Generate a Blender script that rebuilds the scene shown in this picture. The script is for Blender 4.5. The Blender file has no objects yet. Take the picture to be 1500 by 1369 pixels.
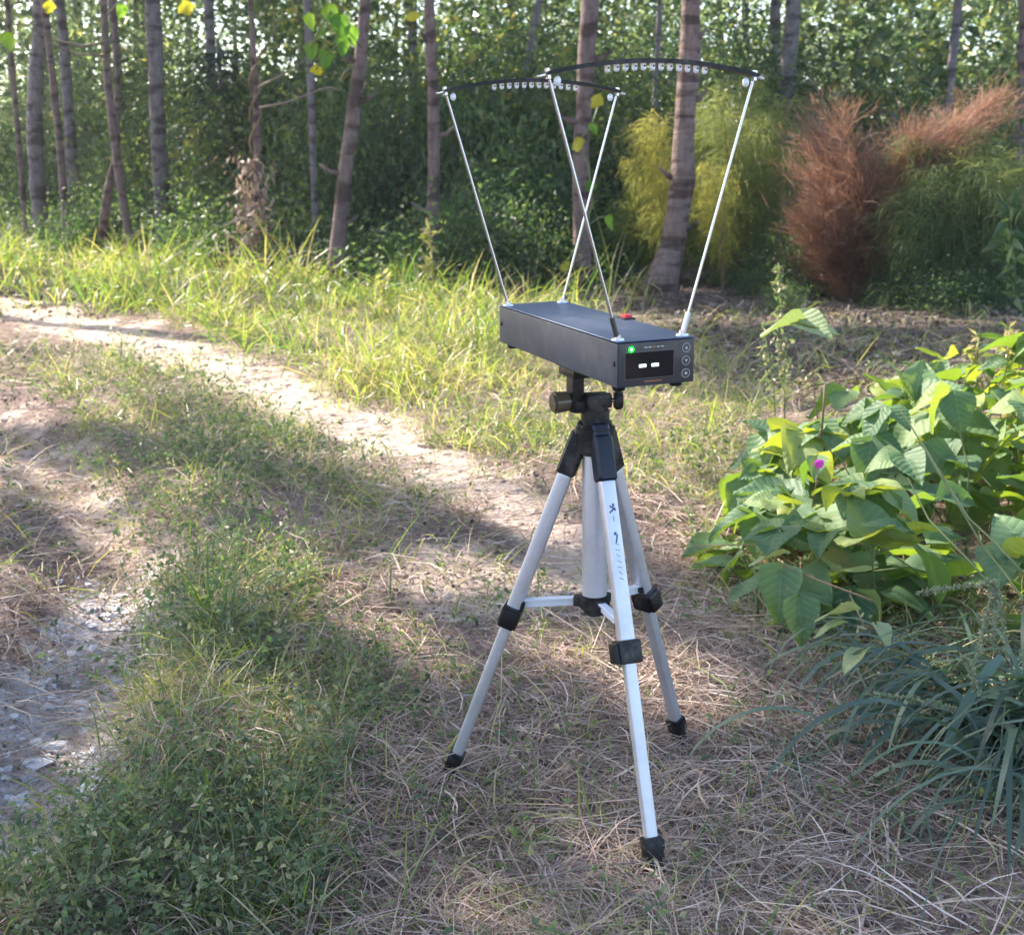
import bpy, bmesh, math, random
import numpy as np
from mathutils import Vector, Matrix, noise as mnoise
random.seed(7)
rng = np.random.default_rng(11)
S = bpy.context.scene
C = S.collection
PI = math.pi

# ------------------------------------------------------------ camera
F_PX, PITCH, ROLL, HC = 1723.9, 0.236, -0.0121, 0.8259
cr, sr = math.cos(ROLL), math.sin(ROLL)
UP0 = Vector((0, math.sin(PITCH), math.cos(PITCH)))
FWD = Vector((0, math.cos(PITCH), -math.sin(PITCH)))
RIGHT = Vector((1, 0, 0)) * cr + UP0 * sr
UP = -Vector((1, 0, 0)) * sr + UP0 * cr
cam_data = bpy.data.cameras.new('camera')
cam = bpy.data.objects.new('camera', cam_data)
C.objects.link(cam)
cam.matrix_world = Matrix(((RIGHT.x, UP.x, -FWD.x, 0), (RIGHT.y, UP.y, -FWD.y, 0), (RIGHT.z, UP.z, -FWD.z, HC), (0, 0, 0, 1)))
cam_data.sensor_width = 36
cam_data.lens = F_PX / 1500 * 36
cam_data.clip_start = 0.05
cam_data.clip_end = 600
cam_data.dof.use_dof = True
cam_data.dof.focus_distance = 1.5
cam_data.dof.aperture_fstop = 12
S.camera = cam
S.render.resolution_x, S.render.resolution_y = 1024, 934

# ------------------------------------------------------------ light
SUN_AZ, SUN_EL = math.radians(50), math.radians(40)   # azimuth measured to the left of the view direction
SDIR = Vector((-math.sin(SUN_AZ) * math.cos(SUN_EL), math.cos(SUN_AZ) * math.cos(SUN_EL), math.sin(SUN_EL)))
W = bpy.data.worlds.new('World'); S.world = W; W.use_nodes = True
nt = W.node_tree
sky = nt.nodes.new('ShaderNodeTexSky'); sky.sky_type = 'NISHITA'; sky.sun_disc = False
sky.sun_elevation = SUN_EL
sky.sun_rotation = -SUN_AZ
sky.air_density = 1.0; sky.dust_density = 2.0
nt.links.new(sky.outputs[0], nt.nodes['Background'].inputs[0])
nt.nodes['Background'].inputs[1].default_value = 0.15
sl = bpy.data.lights.new('sun', 'SUN'); sl.energy = 4.4; sl.angle = math.radians(0.55); sl.color = (1, 0.90, 0.77)
so = bpy.data.objects.new('sun', sl); C.objects.link(so)
so.rotation_euler = SDIR.to_track_quat('Z', 'Y').to_euler()
so.location = (0, 0, 20)
S.view_settings.view_transform = 'Standard'; S.view_settings.look = 'None'
S.view_settings.exposure = 1.9; S.view_settings.gamma = 1
S.view_settings.use_curve_mapping = False
S.render.engine = 'CYCLES'
S.cycles.max_bounces = 6; S.cycles.diffuse_bounces = 3; S.cycles.glossy_bounces = 3
S.cycles.transmission_bounces = 4; S.cycles.transparent_max_bounces = 8

# ------------------------------------------------------------ helpers
def at(px, py, z=0.0):
    d = RIGHT * ((px - 750) / F_PX) - UP * ((py - 684.5) / F_PX) + FWD
    t = (z - HC) / d.z
    return Vector((d.x * t, d.y * t, z))
def ray(px, py, y):
    d = RIGHT * ((px - 750) / F_PX) - UP * ((py - 684.5) / F_PX) + FWD
    t = y / d.y
    return Vector((d.x * t, y, HC + d.z * t))
def gpoly(pts): return np.array([tuple(at(*p))[:2] for p in pts])
def inpoly(x, y, poly):
    r = np.zeros(x.shape, bool); n = len(poly); j = n - 1
    for i in range(n):
        xi, yi = poly[i]; xj, yj = poly[j]
        c = ((yi > y) != (yj > y)) & (x < (xj - xi) * (y - yi) / (yj - yi + 1e-12) + xi)
        r ^= c; j = i
    return r
def segdist(x, y, pts):
    d = np.full(x.shape, 1e9)
    for a, b in zip(pts[:-1], pts[1:]):
        ax, ay = a; bx, by = b
        vx, vy = bx - ax, by - ay
        t = np.clip(((x - ax) * vx + (y - ay) * vy) / (vx * vx + vy * vy), 0, 1)
        d = np.minimum(d, np.hypot(x - ax - t * vx, y - ay - t * vy))
    return d
_w = [(rng.uniform(0, 6.28), rng.uniform(0, 6.28)) for _ in range(40)]
def wav(x, y, f, seed=0, n=6):
    r = 0
    for i in range(n):
        a, p = _w[(i + seed * n) % 40]
        fi = f * (0.7 + 0.17 * i)
        r = r + np.sin((x * math.cos(a) + y * math.sin(a)) * fi + p + 1.7 * np.sin((x * math.sin(a) - y * math.cos(a)) * fi * .6 + p))
    return r / math.sqrt(n / 2) / 2
RUT_R = gpoly([(-60, 425), (0, 435), (100, 468), (250, 505), (400, 562), (480, 600), (600, 645), (700, 705), (830, 775), (930, 850)])
RUT_L = gpoly([(-120, 560), (0, 610), (80, 670), (150, 730), (185, 790), (165, 880), (120, 960), (50, 1080), (-60, 1230)])
P_GREEN = gpoly([(40, 525), (200, 520), (400, 610), (560, 690), (600, 760), (470, 850), (450, 960), (560, 1060), (420, 1250), (400, 1420), (-300, 1500), (-200, 1260), (100, 1100), (200, 980), (240, 880), (200, 760), (110, 620)])
P_BAND = gpoly([(-500, 330), (0, 322), (300, 368), (560, 420), (760, 445), (900, 480), (1100, 560), (1130, 700), (1060, 770), (900, 690), (700, 675), (560, 610), (470, 560), (300, 478), (120, 440), (-60, 415), (-500, 400)])
P_SAND2 = gpoly([(540, 810), (700, 790), (860, 800), (880, 860), (760, 900), (600, 900), (520, 860)])
P_SAND3 = gpoly([(600, 1290), (760, 1260), (900, 1400), (560, 1500)])
P_DARK = gpoly([(740, 405), (960, 465), (1120, 560), (1300, 640), (1900, 760), (2300, 420), (1500, 385), (900, 380)])
def gh(x, y):
    x = np.asarray(x, float); y = np.asarray(y, float)
    h = 0.012 * wav(x, y, 3.0, 1) + 0.006 * wav(x, y, 11., 2) * (y < 9)
    h = h + 0.03 * wav(x, y, 0.6, 3) * np.clip((y - 4) / 4, 0, 1)
    wr = np.clip(y * .05 + .06, .1, .4)
    h = h - 0.035 * np.exp(-(segdist(x, y, RUT_R) / (wr * 1.1)) ** 2) - 0.085 * np.exp(-(segdist(x, y, RUT_L) / .13) ** 2) + .025 * np.exp(-((segdist(x, y, RUT_L) - .24) / .07) ** 2)
    h = h + 0.02 * np.clip((y - 9) / 10, 0, 3) * 0
    ft = np.minimum(np.minimum(np.hypot(x + .096, y - 1.538), np.hypot(x - .17, y - 1.292)), np.hypot(x - .251, y - 1.645))
    return h * np.clip(ft / .25, 0.15, 1)
def gz(x, y): return float(gh(np.array([x]), np.array([y]))[0])

def meshfast(name, V, T, mat, tint=None, smooth=False):
    me = bpy.data.meshes.new(name)
    V = np.ascontiguousarray(V, np.float32); T = np.ascontiguousarray(T, np.int32)
    me.vertices.add(len(V)); me.vertices.foreach_set('co', V.ravel())
    k = T.shape[1]
    me.loops.add(T.size); me.loops.foreach_set('vertex_index', T.ravel())
    me.polygons.add(len(T)); me.polygons.foreach_set('loop_start', np.arange(0, T.size, k, dtype=np.int32))
    me.polygons.foreach_set('use_smooth', np.full(len(T), smooth))
    if tint is not None:
        items = tint if isinstance(tint, dict) else {'tint': tint}
        for nme, v in items.items():
            a = me.attributes.new(nme, 'FLOAT', 'POINT'); a.data.foreach_set('value', np.ascontiguousarray(v, np.float32))
    me.update(calc_edges=True)
    if mat: me.materials.append(mat)
    return me
def link(name, me, parent=None, **kw):
    o = bpy.data.objects.new(name, me); C.objects.link(o)
    if parent is not None: o.parent = parent
    for k, v in kw.items(): o[k] = v
    return o
def thing(name, label, cat, loc=(0, 0, 0), group=None, me=None):
    o = bpy.data.objects.new(name, me); C.objects.link(o); o.location = loc
    o['label'] = label; o['category'] = cat
    if group: o['group'] = group
    return o
def norm(a): return a / (np.linalg.norm(a, axis=-1, keepdims=True) + 1e-9)

def strands(P, az, el, azc, elc, L, Wd, k=3, roll=None, tint=None):
    """thin tapering bent strips; el = start elevation, elc = change of elevation along the strip"""
    n = len(P); pts = [P]; dirs = []
    for i in range(k):
        t = (i + .5) / k
        a = az + azc * t; e = el + elc * t
        d = np.stack([np.cos(a) * np.cos(e), np.sin(a) * np.cos(e), np.sin(e)], 1)
        dirs.append(d); pts.append(pts[-1] + d * (L / k)[:, None])
    if roll is None: roll = rng.uniform(-1., 1., n)
    V = np.zeros((n, 2 * k + 1, 3))
    for i in range(k):
        d = dirs[i]
        s = norm(np.cross(d, np.array([0, 0, 1.])) + 1e-6); u = np.cross(s, d)
        sv = s * np.cos(roll)[:, None] + u * np.sin(roll)[:, None]
        w = (Wd * (1 - .75 * (i / k) ** 1.5) * (.6 if i == 0 else 1) / 2)[:, None]
        V[:, 2 * i] = pts[i] - sv * w; V[:, 2 * i + 1] = pts[i] + sv * w
    V[:, 2 * k] = pts[k]
    tr = []
    for i in range(k - 1):
        a = 2 * i; tr += [(a, a + 1, a + 3), (a, a + 3, a + 2)]
    tr.append((2 * k - 2, 2 * k - 1, 2 * k))
    tr = np.array(tr)
    T = (np.arange(n)[:, None, None] * (2 * k + 1) + tr[None]).reshape(-1, 3)
    if tint is None: tint = rng.random(n)
    return V.reshape(-1, 3), T, np.repeat(tint, 2 * k + 1), pts[k]
def leaves(P, size, tint=None, upb=1.0, aspect=.6, fold=.25, dirv=None):
    """small folded leaf: four points, two triangles"""
    n = len(P)
    N = norm(rng.normal(size=(n, 3)) + np.array([0, 0, upb]))
    D = rng.normal(size=(n, 3)) if dirv is None else dirv + rng.normal(size=(n, 3)) * .5
    D = norm(D - N * (D * N).sum(1, keepdims=True)); B = np.cross(N, D)
    s = (size if np.ndim(size) else np.full(n, size))[:, None]
    V = np.stack([P, P + D * s * .45 + B * s * aspect / 2 + N * s * fold * .5, P + D * s, P + D * s * .45 - B * s * aspect / 2 + N * s * fold * .5], 1)
    T = (np.arange(n)[:, None, None] * 4 + np.array([(0, 1, 2), (0, 2, 3)])[None]).reshape(-1, 3)
    if tint is None: tint = rng.random(n)
    return V.reshape(-1, 3), T, np.repeat(tint, 4)
def cat(parts):
    V = []; T = []; A = []; o = 0
    for v, t, a in parts:
        V.append(v); T.append(t + o); A.append(a); o += len(v)
    return np.concatenate(V), np.concatenate(T), np.concatenate(A)
def tubeVT(pts, rad, n=8, cap=True):
    pts = np.array([tuple(p) for p in pts], float); m = len(pts)
    rad = np.broadcast_to(np.asarray(rad, float), (m,))
    d = norm(np.gradient(pts, axis=0))
    ref = np.array([0, 1., 0]) if abs(d[0][1]) < .9 else np.array([1., 0, 0])
    V = []
    for i in range(m):
        a = norm(np.cross(d[i], ref)); b = np.cross(d[i], a); ref = np.cross(a, d[i]) * 1.0
        ref = np.cross(a, d[i])
        th = np.arange(n) * 2 * PI / n
        V.append(pts[i] + rad[i] * (np.cos(th)[:, None] * a + np.sin(th)[:, None] * (b)))
        ref = -b if np.dot(b, ref) < 0 else b
        ref = ref
    V = np.concatenate(V); T = []
    for i in range(m - 1):
        for j in range(n):
            a, b = i * n + j, i * n + (j + 1) % n
            T += [(a, b, b + n), (a, b + n, a + n)]
    if cap:
        V = np.concatenate([V, pts[:1], pts[-1:]])
        for j in range(n):
            T.append((m * n, (j + 1) % n, j)); T.append((m * n + 1, (m - 1) * n + j, (m - 1) * n + (j + 1) % n))
    return V, np.array(T)

# ------------------------------------------------------------ materials
def dusty(m, amt=.35):
    t = m.node_tree; b = t.nodes['Principled BSDF']; src = b.inputs['Base Color'].links[0].from_socket
    tc = t.nodes.new('ShaderNodeTexCoord'); n1 = t.nodes.new('ShaderNodeTexNoise'); n1.inputs['Scale'].default_value = 22; n1.inputs['Detail'].default_value = 9; n1.inputs['Roughness'].default_value = .75; t.links.new(tc.outputs['Object'], n1.inputs['Vector'])
    r_ = ramp(t, [(.48, (0, 0, 0)), (.72, (amt, amt, amt))], n1.outputs[0]); mx = t.nodes.new('ShaderNodeMix'); mx.data_type = 'RGBA'; t.links.new(r_.outputs[0], mx.inputs[0]); t.links.new(src, mx.inputs[6]); mx.inputs[7].default_value = (.30, .27, .24, 1); t.links.new(mx.outputs[2], b.inputs['Base Color'])
def newmat(name):
    m = bpy.data.materials.new(name); m.use_nodes = True
    t = m.node_tree; b = t.nodes['Principled BSDF']; return m, t, b
def ramp(t, stops, src):
    r = t.nodes.new('ShaderNodeValToRGB')
    while len(r.color_ramp.elements) < len(stops): r.color_ramp.elements.new(.5)
    for e, (p, c) in zip(r.color_ramp.elements, stops): e.position = p; e.color = (*c, 1)
    t.links.new(src, r.inputs[0]); return r
def attr(t, n):
    a = t.nodes.new('ShaderNodeAttribute'); a.attribute_name = n; return a.outputs['Fac']
def objrand(t): return t.nodes.new('ShaderNodeObjectInfo').outputs['Random']
def leafmat(name, cols, trans, tf=.4, rough=.5, spec=.35, src='attr', veins=False):
    m, t, b = newmat(name)
    s = attr(t, 'tint') if src == 'attr' else objrand(t)
    c = ramp(t, cols, s); c2 = ramp(t, trans, s)
    co = c.outputs[0]
    nz = t.nodes.new('ShaderNodeTexNoise'); nz.inputs['Scale'].default_value = 40 if veins else 6
    g = t.nodes.new('ShaderNodeNewGeometry'); 
    if not veins: t.links.new(g.outputs['Position'], nz.inputs['Vector'])
    mx = t.nodes.new('ShaderNodeMix'); mx.data_type = 'RGBA'; mx.blend_type = 'MULTIPLY'; mx.inputs[0].default_value = .5
    t.links.new(co, mx.inputs[6]); r = ramp(t, [(.3, (.55, .55, .5)), (.7, (1, 1, 1))], nz.outputs[0]); t.links.new(r.outputs[0], mx.inputs[7])
    t.links.new(mx.outputs[2], b.inputs['Base Color'])
    b.inputs['Roughness'].default_value = rough; b.inputs['Specular IOR Level'].default_value = spec
    tr = t.nodes.new('ShaderNodeBsdfTranslucent'); t.links.new(c2.outputs[0], tr.inputs[0])
    if veins:
        bp = t.nodes.new('ShaderNodeBump'); bp.inputs['Strength'].default_value = .3; bp.inputs['Distance'].default_value = .003
        n2 = t.nodes.new('ShaderNodeTexNoise'); n2.inputs['Scale'].default_value = 60; t.links.new(n2.outputs[0], bp.inputs['Height'])
        t.links.new(bp.outputs[0], b.inputs['Normal'])
    ms = t.nodes.new('ShaderNodeMixShader'); ms.inputs[0].default_value = tf
    t.links.new(b.outputs[0], ms.inputs[1]); t.links.new(tr.outputs[0], ms.inputs[2])
    t.links.new(ms.outputs[0], t.nodes['Material Output'].inputs[0])
    return m
def plain(name, col, rough=.5, metal=0, spec=.5, noise_amt=.15, nscale=30, bump=0, coat=0):
    m, t, b = newmat(name)
    nz = t.nodes.new('ShaderNodeTexNoise'); nz.inputs['Scale'].default_value = nscale; nz.inputs['Detail'].default_value = 6
    tc = t.nodes.new('ShaderNodeTexCoord'); t.links.new(tc.outputs['Object'], nz.inputs['Vector'])
    lo = tuple(c * (1 - noise_amt) for c in col); hi = tuple(min(1, c * (1 + noise_amt)) for c in col)
    r = ramp(t, [(.3, lo), (.7, hi)], nz.outputs[0]); t.links.new(r.outputs[0], b.inputs['Base Color'])
    rr = t.nodes.new('ShaderNodeMapRange'); rr.inputs['To Min'].default_value = rough * .8; rr.inputs['To Max'].default_value = min(1, rough * 1.2)
    t.links.new(nz.outputs[0], rr.inputs['Value']); t.links.new(rr.outputs[0], b.inputs['Roughness'])
    b.inputs['Metallic'].default_value = metal; b.inputs['Specular IOR Level'].default_value = spec
    b.inputs['Coat Weight'].default_value = coat
    if bump:
        bp = t.nodes.new('ShaderNodeBump'); bp.inputs['Strength'].default_value = bump; bp.inputs['Distance'].default_value = .0005
        n2 = t.nodes.new('ShaderNodeTexNoise'); n2.inputs['Scale'].default_value = 900; t.links.new(tc.outputs['Object'], n2.inputs['Vector'])
        t.links.new(n2.outputs[0], bp.inputs['Height']); t.links.new(bp.outputs[0], b.inputs['Normal'])
    return m
def emis(name, col, st):
    m, t, b = newmat(name); b.inputs['Base Color'].default_value = (*col, 1)
    b.inputs['Emission Color'].default_value = (*col, 1); b.inputs['Emission Strength'].default_value = st; return m

M_SHRUB = leafmat('shrub_leaf', [(0, (.035, .07, .05)), (.5, (.065, .115, .07)), (.93, (.11, .18, .06)), (1, (.35, .33, .06))],
                  [(0, (.05, .13, .04)), (.5, (.12, .22, .06)), (.93, (.3, .38, .09)), (1, (.6, .55, .06))], .42, .35, .5)  # greens lightened and greyed to stand in for haze
M_SHRUBB = leafmat('low_shrub_leaf', [(0, (.03, .06, .042)), (.6, (.06, .105, .06)), (1, (.15, .21, .09))],
                   [(0, (.05, .11, .03)), (.6, (.11, .21, .045)), (1, (.33, .45, .08))], .38, .5, .35)
M_SHRUB2 = leafmat('shrub_leaf_olive', [(0, (.04, .07, .04)), (.5, (.08, .12, .06)), (.88, (.15, .18, .08)), (1, (.38, .30, .08))],
                  [(0, (.06, .13, .03)), (.5, (.15, .24, .05)), (.88, (.35, .40, .08)), (1, (.6, .5, .08))], .42, .3, .5)
M_FAR = leafmat('far_leaf', [(0, (.06, .10, .075)), (.6, (.11, .165, .11)), (.95, (.17, .24, .09)), (1, (.4, .35, .1))],
                [(0, (.13, .22, .09)), (.6, (.26, .38, .13)), (.95, (.55, .6, .25)), (1, (.7, .6, .1))], .5, .35, .5)
M_CROWN = leafmat('crown_leaf', [(0, (.05, .11, .03)), (1, (.10, .17, .04))], [(0, (.1, .2, .02)), (1, (.2, .3, .03))], .3)
M_CONIF = leafmat('conifer_needle', [(0, (.015, .038, .035)), (1, (.035, .075, .06))], [(0, (.03, .07, .03)), (1, (.06, .12, .04))], .2, .5)
M_GRASS = leafmat('grass_blade', [(0, (.06, .12, .045)), (.35, (.15, .21, .08)), (.6, (.31, .30, .14)), (.78, (.48, .38, .25)), (1, (.58, .47, .32))],
                  [(0, (.14, .32, .03)), (.45, (.38, .5, .05)), (.75, (.55, .55, .09)), (1, (.6, .48, .22))], .45, .4, .4)
M_TUFT = leafmat('tuft_blade', [(0, (.05, .13, .05)), (.8, (.11, .22, .06)), (1, (.22, .28, .1))],
                 [(0, (.12, .3, .03)), (.8, (.28, .45, .05)), (1, (.4, .5, .08))], .4, .4, .4)
M_BLUE = leafmat('bluegreen_blade', [(0, (.04, .075, .06)), (.45, (.08, .125, .095)), (.75, (.14, .21, .14)), (.86, (.22, .27, .16)), (1, (.42, .38, .24))],
                 [(0, (.06, .15, .07)), (.6, (.1, .22, .08)), (.85, (.2, .3, .1)), (1, (.4, .35, .2))], .25, .38, .5)
M_WEED = leafmat('creeping_leaf', [(0, (.08, .105, .065)), (.35, (.15, .185, .10)), (.65, (.28, .30, .15)), (.82, (.44, .36, .22)), (1, (.58, .46, .33))],
                 [(0, (.07, .16, .04)), (.5, (.14, .26, .05)), (.85, (.3, .4, .07)), (1, (.4, .33, .12))], .35, .5, .4)
M_STRAW = leafmat('dry_straw', [(0, (.12, .075, .06)), (.25, (.30, .205, .165)), (.65, (.52, .39, .325)), (1, (.74, .63, .55))],
                  [(0, (.1, .06, .03)), (.3, (.2, .14, .08)), (.7, (.4, .3, .18)), (1, (.55, .45, .3))], .2, .55, .3)
M_LITTER = leafmat('litter_leaf', [(0, (.06, .045, .035)), (.6, (.13, .10, .08)), (1, (.34, .29, .25))], [(0, (.08, .05, .03)), (1, (.2, .15, .08))], .15, .6, .3)
M_VINE = leafmat('vine_leaf', [(0, (.075, .15, .085)), (.5, (.12, .21, .11)), (.85, (.20, .29, .13)), (1, (.30, .36, .12))],
                 [(0, (.16, .3, .03)), (.55, (.3, .45, .03)), (1, (.65, .7, .04))], .36, .55, .3, src='obj', veins=True)  # leaf sheen put into the base colour as a paler bluish green
M_VINEPALE = leafmat('vine_leaf_pale', [(0, (.25, .34, .16)), (1, (.33, .38, .2))], [(0, (.3, .4, .1)), (1, (.4, .45, .12))], .3, .45, .4, src='obj', veins=True)
M_YELLOW = leafmat('yellow_leaf', [(0, (.45, .42, .03)), (1, (.55, .5, .05))], [(0, (.7, .65, .03)), (1, (.8, .75, .05))], .5, .5, .3, src='obj')
M_GREENLEAF = leafmat('broad_green_leaf', [(0, (.07, .18, .03)), (1, (.12, .25, .04))], [(0, (.2, .45, .03)), (1, (.35, .55, .04))], .5, .5, .3, src='obj')
M_FYEL = leafmat('feather_yellow', [(0, (.22, .24, .05)), (1, (.42, .40, .12))], [(0, (.35, .38, .06)), (1, (.6, .56, .12))], .45, .6, .2)
M_FOLIVE = leafmat('feather_olive', [(0, (.12, .17, .05)), (1, (.27, .30, .10))], [(0, (.18, .27, .05)), (1, (.38, .42, .1))], .4, .6, .2)
M_FGREEN = leafmat('feather_green', [(0, (.055, .10, .05)), (.6, (.14, .19, .08)), (1, (.30, .32, .14))], [(0, (.09, .18, .04)), (.6, (.2, .28, .07)), (1, (.42, .42, .12))], .4, .6, .2)
M_FRED = leafmat('feather_red', [(0, (.14, .075, .055)), (.6, (.30, .16, .12)), (1, (.42, .28, .21))], [(0, (.18, .09, .05)), (1, (.48, .26, .16))], .3, .6, .2)
M_FLOWER = plain('pink_petal', (.75, .05, .45), .5)
M_STEM = plain('green_stem', (.14, .17, .06), .6); M_STEMB = plain('brown_stem', (.2, .12, .07), .7)
M_TWIG = plain('bare_twig', (.22, .17, .14), .8)
M_STONE = plain('white_stone', (.62, .62, .64), .8, nscale=60)

def barkmat(name, a, b_, ringed=False):
    m, t, b = newmat(name)
    tc = t.nodes.new('ShaderNodeTexCoord'); mp = t.nodes.new('ShaderNodeMapping'); mp.inputs['Scale'].default_value = (24, 24, 9)
    t.links.new(tc.outputs['Object'], mp.inputs[0])
    nz = t.nodes.new('ShaderNodeTexNoise'); nz.inputs['Scale'].default_value = 1; nz.inputs['Detail'].default_value = 8; nz.inputs['Roughness'].default_value = .7
    t.links.new(mp.outputs[0], nz.inputs['Vector'])
    r = ramp(t, [(.3, a), (.5, tuple((p + q) / 2 for p, q in zip(a, b_))), (.7, b_)], nz.outputs[0])
    out = r.outputs[0]
    h = nz.outputs[0]
    mp2 = t.nodes.new('ShaderNodeMapping'); mp2.inputs['Scale'].default_value = (3, 3, 18 if ringed else 9); t.links.new(tc.outputs['Object'], mp2.inputs[0])
    n2 = t.nodes.new('ShaderNodeTexNoise'); n2.inputs['Scale'].default_value = 1; n2.inputs['Detail'].default_value = 3; t.links.new(mp2.outputs[0], n2.inputs['Vector'])
    r2 = ramp(t, [(.40, (.30, .26, .25)), (.50, (1, 1, 1))], n2.outputs[0])
    mx = t.nodes.new('ShaderNodeMix'); mx.data_type = 'RGBA'; mx.blend_type = 'MULTIPLY'; mx.inputs[0].default_value = .8
    t.links.new(out, mx.inputs[6]); t.links.new(r2.outputs[0], mx.inputs[7]); t.links.new(mx.outputs[2], b.inputs['Base Color'])
    ad = t.nodes.new('ShaderNodeMath'); ad.operation = 'ADD'; t.links.new(h, ad.inputs[0]); t.links.new(n2.outputs[0], ad.inputs[1])
    bp = t.nodes.new('ShaderNodeBump'); bp.inputs['Strength'].default_value = 1; bp.inputs['Distance'].default_value = .04
    t.links.new(ad.outputs[0], bp.inputs['Height']); t.links.new(bp.outputs[0], b.inputs['Normal'])
    b.inputs['Roughness'].default_value = .85; b.inputs['Specular IOR Level'].default_value = .2
    return m
M_BARK = barkmat('tree_bark', (.12, .085, .08), (.30, .22, .21))
M_BARKR = barkmat('ringed_bark', (.15, .10, .09), (.34, .25, .225), True)
M_BARKG = barkmat('hazy_grey_bark', (.13, .115, .125), (.30, .265, .28))  # grey bark, lightened to stand in for haze over the back trunks

# ------------------------------------------------------------ ground
def ground():
    n1, n2 = 520, 560
    u = np.linspace(-1, 1, n1); xs = np.sinh(u * 5.2) / np.sinh(5.2) * 90 ; 
    v = np.linspace(-.8, 1, n2); ys = np.sinh(v * 5.0) / np.sinh(5.0) * 120 + 1.9
    X, Y = np.meshgrid(xs, ys)
    x = X.ravel(); y = Y.ravel()
    z = gh(x, y)
    jx = x + .07 * wav(x, y, 9, 1); jy = y + .07 * wav(x, y, 8, 2) * np.clip(y / 2, 1, 3)
    wr = np.clip(y * .043, .08, .32)
    s1 = np.exp(-(segdist(jx, jy, RUT_R) / wr) ** 4) * np.clip(.8 + .5 * wav(x, y, 7, 2), .25, 1); s2 = np.exp(-(segdist(jx, jy, RUT_L) / .13) ** 4)
    s3 = inpoly(jx, jy, P_SAND2) * .45 + inpoly(jx, jy, P_SAND3) * .5
    sand = np.clip(s1 + s2 * .5 + s3, 0, 1)
    ash = s2 * .95 * np.clip((2.9 - y) / .5, 0, 1)
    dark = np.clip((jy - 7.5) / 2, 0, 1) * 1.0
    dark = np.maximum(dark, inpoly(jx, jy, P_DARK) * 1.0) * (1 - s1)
    idx = np.arange(n1 * n2).reshape(n2, n1)
    Q = np.stack([idx[:-1, :-1], idx[:-1, 1:], idx[1:, 1:], idx[1:, :-1]], -1).reshape(-1, 4)
    m, t, b = newmat('ground_soil')
    tc = t.nodes.new('ShaderNodeTexCoord')
    def nz(sc, det=8, ro=.6):
        n = t.nodes.new('ShaderNodeTexNoise'); n.inputs['Scale'].default_value = sc; n.inputs['Detail'].default_value = det; n.inputs['Roughness'].default_value = ro
        t.links.new(tc.outputs['Object'], n.inputs['Vector']); return n.outputs[0]
    a = nz(14); c = nz(90, 5, .7); e = nz(3.5)
    soil = ramp(t, [(.3, (.09, .065, .055)), (.5, (.22, .16, .14)), (.7, (.40, .31, .27))], c)
    sandc = ramp(t, [(.3, (.45, .345, .29)), (.5, (.60, .48, .41)), (.7, (.70, .60, .53))], c)
    ashc = ramp(t, [(.3, (.26, .23, .23)), (.46, (.44, .40, .41)), (.58, (.66, .63, .65))], a)
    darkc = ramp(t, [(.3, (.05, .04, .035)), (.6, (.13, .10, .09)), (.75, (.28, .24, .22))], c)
    def mixc(f, A, B):
        x_ = t.nodes.new('ShaderNodeMix'); x_.data_type = 'RGBA'; t.links.new(f, x_.inputs[0]); t.links.new(A, x_.inputs[6]); t.links.new(B, x_.inputs[7]); return x_.outputs[2]
    def madd(A, B, k):
        x_ = t.nodes.new('ShaderNodeMath'); x_.operation = 'MULTIPLY_ADD'; t.links.new(B, x_.inputs[0]); x_.inputs[1].default_value = k; t.links.new(A, x_.inputs[2]); return x_.outputs[0]
    def sm(A, lo, hi):
        x_ = t.nodes.new('ShaderNodeMapRange'); x_.interpolation_type = 'SMOOTHSTEP'; x_.inputs['From Min'].default_value = lo; x_.inputs['From Max'].default_value = hi; t.links.new(A, x_.inputs['Value']); return x_.outputs[0]
    fs = sm(madd(attr(t, 'sand'), a, 1.2), .75, 1.25)
    fa = sm(madd(attr(t, 'ash'), a, 1.4), .9, 1.35)
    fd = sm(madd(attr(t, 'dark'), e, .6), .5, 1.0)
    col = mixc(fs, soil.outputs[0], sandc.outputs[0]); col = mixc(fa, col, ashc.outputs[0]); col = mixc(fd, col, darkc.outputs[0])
    t.links.new(col, b.inputs['Base Color']); b.inputs['Roughness'].default_value = .95; b.inputs['Specular IOR Level'].default_value = .15
    bp = t.nodes.new('ShaderNodeBump'); bp.inputs['Distance'].default_value = .03; bp.inputs['Strength'].default_value = .9
    t.links.new(madd(a, c, .5), bp.inputs['Height']); t.links.new(bp.outputs[0], b.inputs['Normal'])
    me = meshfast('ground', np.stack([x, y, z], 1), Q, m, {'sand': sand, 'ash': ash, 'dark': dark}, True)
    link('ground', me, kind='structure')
ground()

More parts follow.
